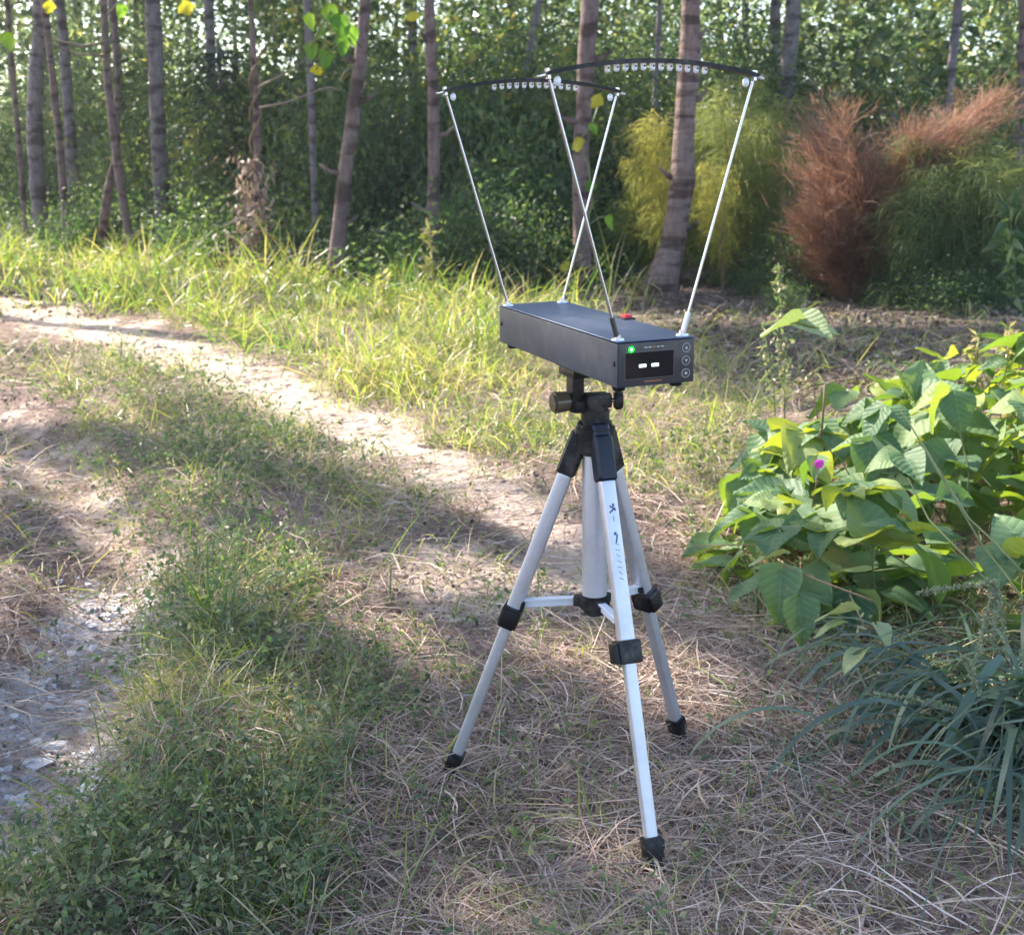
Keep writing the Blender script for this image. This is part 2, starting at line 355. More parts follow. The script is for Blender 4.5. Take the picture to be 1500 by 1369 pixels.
# ------------------------------------------------------------ trees
LIT = [gpoly(p) for p in (
    [(-500, 350), (0, 350), (300, 382), (560, 424), (760, 440), (900, 480), (1060, 570), (1110, 700), (1000, 700), (1070, 800), (960, 830), (880, 700), (700, 690), (560, 655), (430, 635), (330, 590), (200, 540), (60, 520), (-100, 500), (-500, 480)],
    [(600, 690), (700, 720), (860, 770), (880, 850), (700, 870), (560, 860), (690, 800)],
    [(20, 640), (120, 720), (215, 725), (215, 790), (130, 790), (40, 720)],
    [(100, 800), (230, 790), (230, 850), (120, 850)],
    [(420, 860), (620, 900), (760, 1000), (740, 1040), (600, 1000), (430, 930)],
    [(850, 960), (1060, 950), (1100, 1010), (900, 1040)],
    [(200, 1230), (520, 1190), (520, 1260), (240, 1369)],
    [(600, 1310), (800, 1290), (860, 1400), (600, 1450)],
    [(350, 800), (520, 820), (480, 860), (360, 850)],
    [(0, 985), (140, 990), (120, 1050), (0, 1060)],
    [(520, 560), (900, 640), (1000, 700), (760, 690), (560, 650)],
    [(80, 560), (230, 590), (200, 640), (120, 640)],
    [(1060, 640), (1250, 700), (1500, 830), (2100, 900), (2100, 560), (1500, 520), (1150, 560)],
    [(1000, 740), (1250, 760), (1640, 900), (1620, 980), (1300, 900), (1040, 830)],
)]
def is_lit(P):
    k = P[:, 2] / SDIR.z
    x = P[:, 0] - SDIR.x * k; y = P[:, 1] - SDIR.y * k
    x = x + rng.normal(size=len(x)) * .02; y = y + rng.normal(size=len(y)) * .02
    r = np.zeros(len(x), bool)
    for p in LIT: r |= inpoly(x, y, p)
    r |= (x > .3) & (x < 8) & (y > 6.9) & (y < 9.4) & (wav(x, y, 2.6, 3) > -.45)
    r |= (x > .7) & (x < 3.4) & (y > 1.7) & (y < 3.4) & (wav(x, y, 5, 2) > -.25)
    r |= (y < 4) & (wav(x, y, 10, 5) + .6 * wav(x, y, 23, 1) > .42 - .3 * (x < .1))
    r |= (y > 10) & (wav(x, y, 3.2, 2) + .6 * wav(x, y, 8, 1) > 1.25)
    return r
def sun_cut_crown(parent, cx, cy, z0, z1, R, n, size=.13, filt=True):  # unseen crown as sun blocker, its leaf gaps shaped by the LIT areas
    ncl = 46
    cc = rng.normal(size=(ncl, 3)); cc = norm(cc) * rng.random((ncl, 1)) ** .4
    P = cc[rng.integers(0, ncl, n)] + rng.normal(size=(n, 3)) * .16
    P = P * np.array([R, R, (z1 - z0) / 2]) + np.array([cx, cy, (z0 + z1) / 2])
    if filt: P = P[~is_lit(P)]  # drops leaves whose shadow would fall on ground meant to be sunlit
    v, t, a = leaves(P, rng.uniform(.7, 1.3, len(P)) * size, upb=1.2, aspect=.8)
    v = v - np.array(tuple(parent.location))
    link('sun_cut_crown', meshfast('sun_cut_crown', v, t, M_CROWN, a), parent)
def edge(px): return float(np.interp(px, [-300, 0, 250, 490, 850, 1500], [19, 16.5, 13.2, 9.9, 8.6, 8.9]))
def trunk_obj(parent, pts, rads, mat, n=12):
    pts = np.array([tuple(p) for p in pts]); L = np.array(rads)
    # resample smoothly
    s = np.concatenate([[0], np.cumsum(np.linalg.norm(np.diff(pts, axis=0), axis=1))]); m = max(14, int(s[-1] / .22))
    q = np.linspace(0, s[-1], m)
    P = np.stack([np.interp(q, s, pts[:, i]) for i in range(3)], 1); R = np.interp(q, s, L)
    for _ in range(2):
        P[1:-1] = (P[:-2] + 2 * P[1:-1] + P[2:]) / 4
    P[1:-1, :2] += rng.normal(size=(m - 2, 2)) * .06 * R[1:-1, None]
    R = R * (1 + .05 * rng.normal(size=m))
    v, t = tubeVT(P - np.array(tuple(parent.location)), R, n)
    me = meshfast('trunk', v, t, mat, smooth=True)
    return link('trunk', me, parent)
def tree(label, px, d, wpx, mat=M_BARK, group=None, top=8.2, cr_=(2.0, 2200), name='slender_tree', flare=1.0, extra=None):
    P = [ray(x, y, d) for x, y in px]
    b = P[0]; b.z = min(b.z, 0) ; base = Vector((b.x, d, gz(b.x, d)))
    P[0] = Vector((b.x, d, base.z - .05))
    R = [w / F_PX * d / 2 for w in wpx]
    dv = (P[-1] - P[-2]).normalized(); dv = (dv + Vector((0, 0, 1.5))).normalized()
    P.append(P[-1] + dv * (top - P[-1].z) * .6); P.append(P[-2] + Vector((0, 0, top - P[-2].z))); R += [R[-1] * .7, R[-1] * .3]
    P[-1] = Vector((P[-2].x, P[-2].y, top))
    o = thing(name, label, 'tree', base, group)
    trunk_obj(o, P, R, mat, 14 if d < 12 else 8)
    sun_cut_crown(o, P[-2].x, P[-2].y, 5.6, 9.6, cr_[0], cr_[1], .18)
    return o
T1 = tree('slender leaning trunk rising from the sunlit grass, left of the two arches', [(487, 420), (497, 330), (513, 200), (527, 100), (536, 0)], 10, (26, 22, 20, 17, 15))
T2 = tree('straight thin trunk just left of the rear light arch', [(633, 420), (634, 300), (638, 180), (630, 90), (629, 0)], 9.6, (17, 17, 17, 15, 14))
T3 = tree('grey brown trunk seen between the two light arches with a yellow leaf on it', [(858, 455), (850, 330), (851, 200), (859, 80), (866, 0)], 9.2, (30, 26, 24, 24, 24))
T4 = tree('thickest ringed trunk, flared and curving at its foot, behind the front arch', [(962, 452), (975, 405), (990, 350), (998, 280), (1003, 180), (1011, 80), (1013, 0)], 8.9, (66, 44, 36, 33, 31, 28, 26), M_BARKR)
tree('thick grey trunk at upper left rising out of dark undergrowth', [(236, 300), (232, 200), (228, 100), (224, 0)], 14.2, (26, 22, 22, 22), M_BARKG)
tree('broad grey trunk near the left edge, blurred behind thin poles', [(55, 300), (50, 200), (54, 100), (62, 0)], 16.6, (24, 23, 22, 22), M_BARKG)
tree('thin bending pole tree second from the left edge', [(95, 312), (88, 220), (78, 120), (64, 0)], 15, (11, 11, 10, 10))
T5 = tree('thin forked pole tree with two feet crossing at upper left', [(190, 330), (172, 235), (158, 130), (152, 0)], 13.9, (14, 12, 11, 10))
v, t_ = tubeVT([Vector(p) - T5.location for p in (ray(150, 350, 14), ray(158, 280, 14), ray(170, 230, 14), ray(172, 120, 14.1), ray(165, 0, 14.1))], [.06, .05, .042, .035, .03], 8)
link('stem', meshfast('stem', v, t_, M_BARK, smooth=True), T5)
tree('thinnest pole tree at the far left edge', [(34, 312), (27, 200), (18, 100), (10, 0)], 16, (9, 8, 8, 7))
T6 = tree('thin snag wrapped in dead vines with brown leaves piled at its foot', [(376, 400), (378, 300), (377, 200), (374, 120), (367, 0)], 11.3, (14, 11, 10, 8, 7), cr_=(2.1, 2600))  # unseen crown enlarged to shade the ground at right
tree('thin pale trunk standing right of the vine wrapped snag', [(462, 330), (458, 230), (456, 130), (450, 0)], 11.6, (10, 9, 10, 12), M_BARKG)
tree('dark straight trunk behind the conifer at upper left', [(315, 300), (312, 200), (309, 100), (306, 0)], 15.5, (15, 14, 14, 13), M_BARKG)
tree('leaning dark trunk between the slender trunk and the rear arch', [(750, 260), (765, 130), (778, 60), (792, 0)], 13, (11, 11, 11, 10), M_BARKG)
tree('thin trunk behind the front arch, left of the thickest trunk', [(955, 260), (960, 140), (964, 60), (967, 0)], 13.5, (8, 8, 8, 7), M_BARKG)
tree('trunk at the right edge of the wood above the green plume bush', [(1484, 330), (1493, 190), (1498, 100), (1502, 0)], 12, (17, 16, 15, 14))
tree('pale trunk at upper right above the red plume bush', [(1380, 250), (1392, 130), (1398, 60), (1404, 0)], 13, (12, 12, 12, 12), M_BARKG)
for i, (x, d, w) in enumerate([(200, 27, 8), (211, 29, 7), (110, 30, 12), (133, 34, 7), (275, 31, 8), (405, 28, 7), (440, 33, 10), (580, 30, 6), (725, 32, 8), (690, 36, 6), (1056, 30, 10), (1092, 28, 10), (1175, 34, 7), (1240, 38, 8), (1330, 33, 10), (1440, 30, 8), (1478, 27, 11), (905, 36, 8), (600, 38, 6), (15, 33, 9), (345, 36, 7), (510, 40, 6), (1290, 42, 6), (820, 40, 7), (745, 28, 6), (70, 26, 7)]):
    j = rng.normal() * 4
    tree('far thin trunk among the hazy backlit leaves', [(x + j, 262), (x + j * .5, 140), (x + rng.normal() * 2, 0)], d, (w, w, w), M_BARKG, 'far thin trunks deep in the wood', top=8.5, cr_=(2.2, 700))
# unseen trees added left of the view so their crowns shade the track
for i, (x, y) in enumerate([(-8.6, 4.6), (-6.6, 5.4), (-4.7, 4.7), (-7.9, 7.0), (-5.9, 7.6), (-4.6, 6.4), (-7.0, 3.4), (-9.6, 6.2), (-3.2, 3.6), (-5.6, 11.2), (-6.8, 12.8), (-5.0, 9.4)]):
    o = thing('slender_tree', 'leafy tree added out of view left of the sandy track to shade it', 'tree', (x, y, gz(x, y)), 'trees added to shade the track')
    trunk_obj(o, [(x, y, -.1), (x + .1, y, 3), (x, y + .1, 6), (x, y, 8.5)], [.12, .1, .08, .02], M_BARK)
    sun_cut_crown(o, x, y, 5.0, 8.6, 1.75, 10500, .08)
for i, (x, y) in enumerate([(-11, 13.5), (-8.5, 15), (-6.5, 18), (-9, 20), (-12, 17), (-7, 22), (-13, 24), (5.5, 13), (7.5, 17), (4, 19), (9, 22), (-4, 24), (0, 22), (6, 26), (-10, 29), (1, 16.5), (-1.5, 18.5), (3, 13.5)]):
    o = thing('slender_tree', 'leafy tree deep in the wood behind the undergrowth', 'tree', (x, y, gz(x, y)), 'leafy trees deep in the wood')
    trunk_obj(o, [(x, y, -.1), (x + .1, y, 3), (x, y + .1, 6), (x, y, 8.5)], [.1, .08, .07, .02], M_BARKG, 8)
    sun_cut_crown(o, x, y, 5.2, 9.4, 2.3, 2600, .2)

def branch(parent, px, d0, d1, r0, mat=M_TWIG):
    n = len(px); P = [ray(x, y, d0 + (d1 - d0) * i / (n - 1)) - parent.location for i, (x, y) in enumerate(px)]
    v, t = tubeVT(P, np.linspace(r0, r0 * .4, n), 6)
    return link('branch', meshfast('branch', v, t, mat, smooth=True), parent)
branch(T5, [(168, 60), (120, 68), (75, 58), (40, 30)], 13.8, 12, .016)
branch(T5, [(160, 82), (110, 80), (70, 62), (45, 50)], 13.8, 12.6, .014)
branch(T5, [(158, 20), (170, 8), (185, 0)], 13.8, 13.2, .013)
branch(T6, [(378, 128), (410, 112), (448, 88)], 11.2, 10.8, .013)
branch(T6, [(380, 158), (420, 150), (480, 128), (500, 132)], 11.2, 10.8, .012)
branch(T6, [(374, 90), (395, 60), (410, 25)], 11.2, 10.9, .011)
branch(T6, [(372, 60), (350, 50), (335, 40)], 11.2, 11, .01)
branch(T1, [(500, 118), (505, 106), (512, 100)], 9.9, 9.7, .012)

# broad leaves hanging on twigs in front of the trunks
def broadleaf_mesh(name, mat, w=.45, lobes=False, nx=6, ny=3, bend=.25, fold=.18, seed=0):
    r = np.random.default_rng(seed)
    V = []; T = []
    for i in range(nx + 1):
        t = i / nx
        if lobes: hw = w * (math.sin(PI * min(1, t * 1.02) ** .8) ** .7) * (1 + .25 * math.cos(t * 14))
        else: hw = w * ((math.sin(PI * t ** .56) ** .75) * (1.1 - .25 * t) if t < 1 else 0)
        hw = max(hw, .012)
        for j in range(-ny, ny + 1):
            s = j / ny
            sx = s * hw
            yy = t - .16 * (abs(s) ** 1.6) * (1 - t) ** 2 * 1.0
            z = -bend * t * t - fold * abs(s) * hw * (-1) + .035 * math.sin(7 * t + 3 * s + seed) + .03 * math.sin(11 * s + 5 * t + seed * 2) * abs(s) + r.normal() * .006
            V.append((sx, yy, z))
    m = 2 * ny + 1
    for i in range(nx):
        for j in range(m - 1):
            a = i * m + j; T.append((a, a + 1, a + m + 1, a + m))
    return meshfast(name, np.array(V), np.array(T), mat, smooth=True)
LYEL = broadleaf_mesh('leaf', M_YELLOW, .5, True); LGRN = broadleaf_mesh('leaf', M_GREENLEAF, .42)
def put_leaf(parent, me, p, size, rot, label=None):
    o = link('leaf', me, parent); o.location = p - parent.location; o.scale = (size,) * 3; o.rotation_euler = rot
    if label: o['label'] = label
    return o
for tr, px, d, s, me, lab in [(T5, (268, 12), 10, .13, LYEL, 'yellow lobed leaf'), (T2, (606, 26), 8, .09, LYEL, 'yellow lobed leaf'), (T2, (655, 34), 9, .06, LYEL, 'yellow lobed leaf'),
                         (T3, (844, 212), 8.8, .11, LYEL, 'yellow leaf on the bark'), (T3, (878, 148), 8.6, .1, LYEL, None), (T3, (868, 190), 8.9, .11, LGRN, None), (T3, (892, 325), 8.7, .11, LGRN, None), (T3, (868, 275), 8.8, .1, LGRN, None), (T3, (826, 392), 8.8, .09, LYEL, None),
                         (T1, (480, 18), 7.5, .12, LGRN, None), (T1, (495, 32), 7.5, .13, LGRN, None), (T1, (468, 50), 7.6, .12, LGRN, None), (T1, (500, 62), 7.5, .12, LGRN, None), (T1, (455, 72), 7.6, .11, LGRN, None), (T1, (478, 82), 7.5, .12, LGRN, None), (T1, (515, 48), 7.5, .12, LGRN, None), (T1, (452, 30), 7.6, .1, LGRN, None), (T1, (462, 105), 7.6, .08, LYEL, None),
                         (T5, (190, 30), 11, .12, LGRN, None), (T5, (180, 16), 11, .12, LGRN, None), (T5, (8, 58), 10, .14, LGRN, None), (T5, (72, 10), 10, .1, LYEL, None)]:
    put_leaf(tr, me, ray(px[0], px[1] - 8, d), s, (random.uniform(-2.2, -1.2), random.uniform(-.6, .6), random.uniform(-.8, .8)), lab)

for tr, sp_ in ((T1, [(521, 150, 1), (505, 255, -1), (527, 92, -1), (497, 330, 1)]), (T2, [(636, 62, -1), (637, 200, 1), (634, 310, -1)]), (T3, [(858, 90, 1), (851, 180, -1), (850, 300, 1)]), (T4, [(1006, 150, 1), (998, 262, -1), (1012, 60, 1), (990, 340, 1)])):
    dd_ = tr.location.y
    for x_, y_, sg in sp_:
        a_ = ray(x_, y_, dd_) - tr.location; L_s = random.uniform(.10, .2)
        v, t_ = tubeVT([a_, a_ + Vector((sg * L_s * .6, -.03, .02)), a_ + Vector((sg * L_s, -.06, .08))], [.03, .02, .008], 7)
        link('branch_stub', meshfast('branch_stub', v, t_, M_BARK, smooth=True), tr)
def climber(parent, pts, d, r0, name='climbing_vine'):
    v, t = tubeVT([ray(x, y, d_) - parent.location for (x, y), d_ in zip(pts, d)], r0, 5); link(name, meshfast(name, v, t, M_STEM, smooth=True), parent)
climber(T3, [(838, 430), (826, 392), (850, 350), (868, 300), (862, 240), (846, 210), (868, 180), (880, 145)], [8.9] * 8, .006)
climber(T3, [(862, 330), (880, 318), (892, 318)], [8.9, 8.8, 8.7], .005)
climber(T1, [(530, 70), (510, 50), (485, 18), (470, 40), (455, 70)], [9.9, 8.2, 7.5, 7.55, 7.6], .006, 'leafy_twig')
climber(T1, [(510, 50), (500, 62), (478, 80), (462, 103)], [8.2, 7.5, 7.5, 7.6], .005, 'leafy_twig')
climber(T5, [(170, 20), (190, 28), (182, 12)], [13.9, 11.2, 11], .006, 'leafy_twig')
climber(T2, [(632, 10), (620, 15), (606, 22)], [10.5, 9, 8], .004, 'leafy_twig')
# dead leaves hanging round the foot of the snag
n = 550
P = np.array(tuple(ray(374, 385, 11.1))) + np.stack([rng.normal(size=n) * .10 , rng.normal(size=n) * .1, rng.random(n) ** 1.8 * 1.0 - .02], 1)
v, t_, a = leaves(P, rng.uniform(.05, .12, n), upb=0, aspect=.4, dirv=np.tile([0, 0, -1.2], (n, 1)))
link('dead_leaves', meshfast('dead_leaves', v - np.array(tuple(T6.location)), t_, M_STRAW, a * .7 + .1), T6, kind='stuff')
# twining stems up the snag
for q in range(2):
    pp = []
    for i in range(40):
        z = i / 39; c_ = ray(376 - 3 * z, 390 - 300 * z, 11.3)
        pp.append(c_ + Vector((math.cos(i * .55 + q * 3) * .05, math.sin(i * .55 + q * 3) * .05, 0)) - T6.location)
    v, t_ = tubeVT(pp, .012, 5); link('dead_vine', meshfast('dead_vine', v, t_, M_STEMB, smooth=True), T6)

# ------------------------------------------------------------ undergrowth
def shrub_mesh(R, H, n, size, mat, ncl=60, seed=0, spread=.13):
    cc = rng.normal(size=(ncl, 3)); cc = norm(cc) * rng.uniform(.35, 1, (ncl, 1)); cc[:, 2] = np.abs(cc[:, 2]) * .9 + .05
    ci = rng.integers(0, ncl, n)
    P = (cc[ci] + rng.normal(size=(n, 3)) * spread) * np.array([R, R, H])
    P[:, 2] = np.abs(P[:, 2])
    ti = np.clip(rng.random(n) * .8 + rng.random(ncl)[ci] * .3 - .05, 0, 1)
    v, t, a = leaves(P, rng.uniform(.6, 1.4, n) * size, tint=ti, upb=1.0, aspect=.55)
    return meshfast('foliage', v, t, mat, a), cc * np.array([R, R, H])
def stems_mesh(cc, mat, r=.008):
    parts = []
    for c_ in cc[:22]:
        v, t = tubeVT([(c_[0] * .08, c_[1] * .08, -.05), (c_[0] * .35, c_[1] * .35, c_[2] * .55), tuple(c_)], [r, r * .8, r * .4], 5)
        parts.append((v, t, np.zeros(len(v))))
    v, t, a = cat(parts); return meshfast('stems', v, t, mat)
TALL = []; LOW = []
for i in range(7):
    f, cc = shrub_mesh(1.25, 2.7, *[(7500, .062), (3400, .105), (9000, .045), (4200, .085), (6500, .06), (2600, .13), (8000, .05)][i], [M_SHRUB, M_SHRUB2][i % 2], [80, 45, 60, 34, 100, 50, 40][i], spread=[.13, .16, .1, .12, .2, .15, .09][i]); TALL.append((f, stems_mesh(cc, M_TWIG, .014)))
for i in range(5):
    f, cc = shrub_mesh(.75, .75, 3000, .050, M_SHRUBB, 90, spread=.2); LOW.append((f, stems_mesh(cc, M_TWIG)))
def shrub(kind, x, y, s, name, label, group, sz=1):
    f, st = random.choice(kind)
    o = thing(name, label, 'shrub', (x, y, gz(x, y)), group)
    o.rotation_euler.z = random.uniform(0, 6.28); o.scale = (s, s, s * sz)
    link('foliage', f, o); link('stems', st, o)
# tall dark broad-leaved shrubs
for k in range(70):
    pxx = random.uniform(-120, 1620); d = edge(pxx) + 2.6 + (k / 70) * 8; x = ray(pxx, 269, d).x
    zl = ['behind the forked pole trees at left', 'between the snag and the straight thin trunk', 'behind the light arches', 'behind the red plume bush at right'][min(3, int((x / d + .5) * 4))]
    shrub(TALL, x, d, random.uniform(.85, 1.3) * (0.8 if k < 26 else 1.0), 'broadleaf_shrub', ('near' if k < 26 else 'farther') + ' tall glossy-leaved shrub ' + zl, 'tall shrubs ' + zl + (' near' if k < 26 else ' far'))
for k in range(80):
    pxx = random.uniform(-150, 850); hz_ = random.choice([.75, .9, 1.1, 1.6, 2.3]); d = edge(pxx) + .3 + (k / 80) * 3.0 + (1.5 if hz_ > 1.5 else 0); x = ray(pxx, 269, d).x; hn = 'knee-high' if hz_ < 1 else ('waist-high' if hz_ < 1.5 else 'head-high upright')
    zl = ['behind the verge at far left', 'around the vine wrapped snag', 'between the leaning trunk and straight trunk', 'behind the rear light arch'][min(3, int((x / d + .52) / .72 * 4))]
    shrub(LOW, x, d, random.uniform(.7, 1.25), 'low_shrub', hn + ' small-leaved shrub ' + zl, hn + ' shrubs ' + zl, hz_)
for k in range(24):
    d = 7.6 + random.random() * 2.6; x = random.uniform(.17, .50) * d
    shrub(LOW, x, d, random.uniform(.25, .6), 'low_shrub', 'small low shrub on the dark forest floor right of the trunks', 'low shrubs on the forest floor')
# far foliage: one mass
n = 185000; ncl = 2600
cy = 20 + rng.random(ncl) ** .8 * 26; cx = rng.uniform(-.56, .56, ncl) * cy; cz = rng.random(ncl) ** 1.35 * 7.0
ci = rng.integers(0, ncl, n)
P = np.stack([cx, cy, cz], 1)[ci] + rng.normal(size=(n, 3)) * np.array([.34, .34, .26])
P[:, 2] = np.abs(P[:, 2])
nl_ = 62000; nc2 = 900; cy2 = 19 + rng.random(nc2) * 16; cx2 = rng.uniform(-.5, .5, nc2) * cy2; ci2 = rng.integers(0, nc2, nl_)
P2 = np.stack([cx2, cy2, 1.5 + rng.random(nc2) * 4.6], 1)[ci2] + rng.normal(size=(nl_, 3)) * .3
P = np.concatenate([P, P2]); n += nl_; ci = np.concatenate([ci, ci2])
v, t_, a = leaves(P, rng.uniform(.6, 1.3, n) * (.07 + .13 * rng.random(ncl)[ci]), tint=np.clip(rng.random(n) * .8 + rng.random(ncl)[ci] * .25, 0, 1), upb=.8, aspect=.6)
link('distant_foliage', meshfast('distant_foliage', v, t_, M_FAR, a), kind='stuff', label='hazy backlit mass of leaves deep in the wood')
# dark conifer
def conifer(x, y, H, label, dens=1.0):
    o = thing('conifer', label, 'tree', (x, y, gz(x, y)))
    v, t = tubeVT([(0, 0, -.1), (0, 0, H)], [.07, .02], 8); link('trunk', meshfast('trunk', v, t, M_BARKG, smooth=True), o)
    nb = 75; parts = []
    for b_ in range(nb):
        z = H * (.12 + .85 * b_ / nb); L = (H - z) * .42 + .35; a = b_ * 2.4
        m = int(70 * L * dens); s = rng.random(m)
        P = np.stack([np.cos(a) * s * L, np.sin(a) * s * L, z - .35 * s * s * L + .1 * s * L], 1)
        sd = rng.choice([-1, 1], m) * rng.uniform(.5, 1.1, m)
        q = strands(P, a + sd, rng.uniform(-.6, .1, m), rng.normal(size=m) * .2, np.full(m, -.5), rng.uniform(.15, .34, m) * (1.2 - s), np.full(m, .022), 2)
        parts.append(q[:3])
    v, t, a = cat(parts); link('foliage', meshfast('foliage', v, t, M_CONIF, a), o)
p = ray(335, 300, 14.6); conifer(p.x, 14.6, 2.5, 'dark blue-green conifer with drooping boughs behind the vine wrapped snag')
p = ray(420, 300, 15.2); conifer(p.x, 15.2, 2.2, 'smaller dark conifer in deep shade right of the drooping conifer')

# feathery plumed bushes
def plume_bush(label, x, y, plumes, mat, hair=.10, hw=.0065, nh=190, droop=-1.6, name='feathery_bush', up=0.):
    o = thing(name, label, 'bush', (x, y, gz(x, y))); parts = []; sp = []
    for (tx, ty, tz, dr) in plumes:
        k = 10; P0 = np.array([tx * .06, ty * .06, 0.]); P1 = np.array([tx, ty, tz])
        ctrl = np.array([tx * .35, ty * .35, tz * .85])
        ts = np.linspace(0, 1, k)[:, None]
        cv = (1 - ts) ** 2 * P0 + 2 * ts * (1 - ts) * ctrl + ts ** 2 * P1
        v, t = tubeVT(cv, np.linspace(.006, .002, k), 4); sp.append((v, t, np.zeros(len(v))))
        m = int(nh * .36); s = .15 + .78 * rng.random(m) ** .8
        base = np.stack([np.interp(s * (k - 1), np.arange(k), cv[:, i]) for i in range(3)], 1)
        dirm = math.atan2(ty, tx)
        az = dirm + rng.normal(size=m) * 1.3
        L = rng.uniform(.6, 1.5, m) * hair * (1.5 - .75 * s)
        # side sprigs then hairs on them
        if up: az = dirm + rng.normal(size=m) * 1.0
        q = strands(base, az, rng.uniform(-.1, 1.1, m) * (1 - up * .5) + up * .7, rng.normal(size=m) * .4, np.full(m, dr), L * 1.6, np.full(m, hw), 3)
        ptint = random.uniform(-.3, .3)
        parts.append((q[0], q[1], q[2] + ptint))
        m2 = m * 3; i2 = rng.integers(0, m, m2); fr = rng.random(m2)[:, None]
        b2 = base[i2] * (1 - fr) + q[3][i2] * fr + np.array([0, 0, .012])
        q2 = strands(b2, az[i2] + rng.choice([-1, 1], m2) * .7, rng.uniform(-.3, .9, m2) + up * .6, rng.normal(size=m2) * .3, np.full(m2, dr), L[i2] * .8, np.full(m2, hw * .8), 2)
        parts.append((q2[0], q2[1], q2[2] + ptint))
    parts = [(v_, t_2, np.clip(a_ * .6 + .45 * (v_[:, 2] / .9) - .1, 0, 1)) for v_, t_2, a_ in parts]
    v, t, a = cat(parts); link('plumes', meshfast('plumes', v, t, mat, a), o)
    v, t, a = cat(sp); link('stems', meshfast('stems', v, t, M_STEMB), o)
    return o
def fan(n, rx, z0, z1, up=0, dr=(-1.8, -1.0), lo=-1, hi=1):
    out = []
    for i in range(n):
        a = random.uniform(0, 6.28); r = rx * random.uniform(.3, 1)
        x_ = random.uniform(lo, hi) * rx
        out.append((x_, math.sin(a) * r * .5, random.uniform(z0, z1), random.uniform(*dr)))
    return out
def px_plume(base, d, pts, dr):
    return [((ray(x, y, d) - base).x, random.uniform(-.4, .4), (ray(x, y, d) - base).z, dr * random.uniform(.5, 1.2)) for x, y in pts]
b = Vector((ray(985, 420, 9.6).x, 9.6, 0))
plume_bush('yellow feathery weed with arching plume left of the thickest trunk', b.x, 9.6, px_plume(b, 9.6, [(925, 205), (935, 185), (950, 172), (965, 180), (915, 230), (945, 165)], -2.6), M_FYEL, .13, nh=260)
b = Vector((ray(975, 440, 9.8).x, 9.8, 0))
plume_bush('low yellow green feathery weed drooping beside the grey brown trunk', b.x, 9.8, px_plume(b, 9.8, [(905, 300), (925, 275), (945, 262), (965, 270), (900, 330), (935, 300), (960, 320), (980, 300)], -2.2), M_FOLIVE, .13, nh=240)
b = Vector((ray(1075, 430, 9.9).x, 9.9, 0))
pl = px_plume(b, 9.9, [(random.uniform(1025, 1165), random.uniform(120, 330)) for _ in range(26)] + [(1190, 220), (1180, 180), (1170, 380), (1150, 400), (1120, 100), (1075, 110), (1090, 118), (1050, 130)], -1.8)
plume_bush('tall olive yellow feathery bush right of the thickest trunk', b.x, 9.9, pl, M_FOLIVE, .15, nh=230)
b = Vector((ray(1060, 440, 9.3).x, 9.3, 0))
plume_bush('small bright yellow plume hanging right of the thickest trunk', b.x, 9.3, px_plume(b, 9.3, [(1035, 235), (1050, 240), (1042, 260), (1030, 275)], -2.6), M_FYEL, .13, nh=230)
b = Vector((ray(1270, 470, 8.6).x, 8.6, 0))
pl = px_plume(b, 8.6, [(1200, 185), (1215, 200), (1190, 215), (1230, 230), (1180, 300), (1165, 330), (1195, 350), (1180, 290), (1215, 310), (1240, 280), (1320, 200), (1340, 190), (1300, 225), (1365, 195), (1440, 165), (1420, 185), (1395, 205), (1310, 260), (1330, 240), (1225, 380), (1250, 340), (1290, 300), (1200, 260), (1210, 400), (1350, 220), (1260, 400), (1290, 380), (1455, 158), (1170, 380), (1165, 260), (1185, 170), (1205, 165), (1470, 175), (1380, 240), (1290, 430), (1220, 440)], -.35)
pl += px_plume(b, 8.6, [(random.uniform(1165, 1340), random.uniform(185, 440)) for _ in range(24)] + [(1300 + 160 * q_ / 11 + random.gauss(0, 8), 235 - 65 * q_ / 11 + random.gauss(0, 12)) for q_ in range(12)], -.6)
plume_bush('rust red feathery bush with upright plumes at right', b.x, 8.6, pl, M_FRED, .17, nh=230, hw=.006, up=.7)
b = Vector((ray(1400, 480, 8.1).x, 8.1, 0))
pl = px_plume(b, 8.1, [(random.uniform(1300, 1540), random.uniform(205, 400)) for _ in range(40)] + [(1250, 300), (1265, 420), (1320, 190), (1440, 180), (1290, 330), (1300, 350), (1285, 370), (1310, 300)], -2.0)
plume_bush('green feathery bush with drooping sprays at the right edge', b.x, 8.1, pl, M_FGREEN, .16, nh=220, hw=.0065)
b = Vector((ray(1430, 470, 8.4).x, 8.4, 0))
pl = px_plume(b, 8.4, [(random.uniform(1330, 1500), random.uniform(195, 260)) for _ in range(14)], -1.2)
plume_bush('olive feathery bush topping the green sprays at right', b.x, 8.4, pl, M_FOLIVE, .15, nh=220)

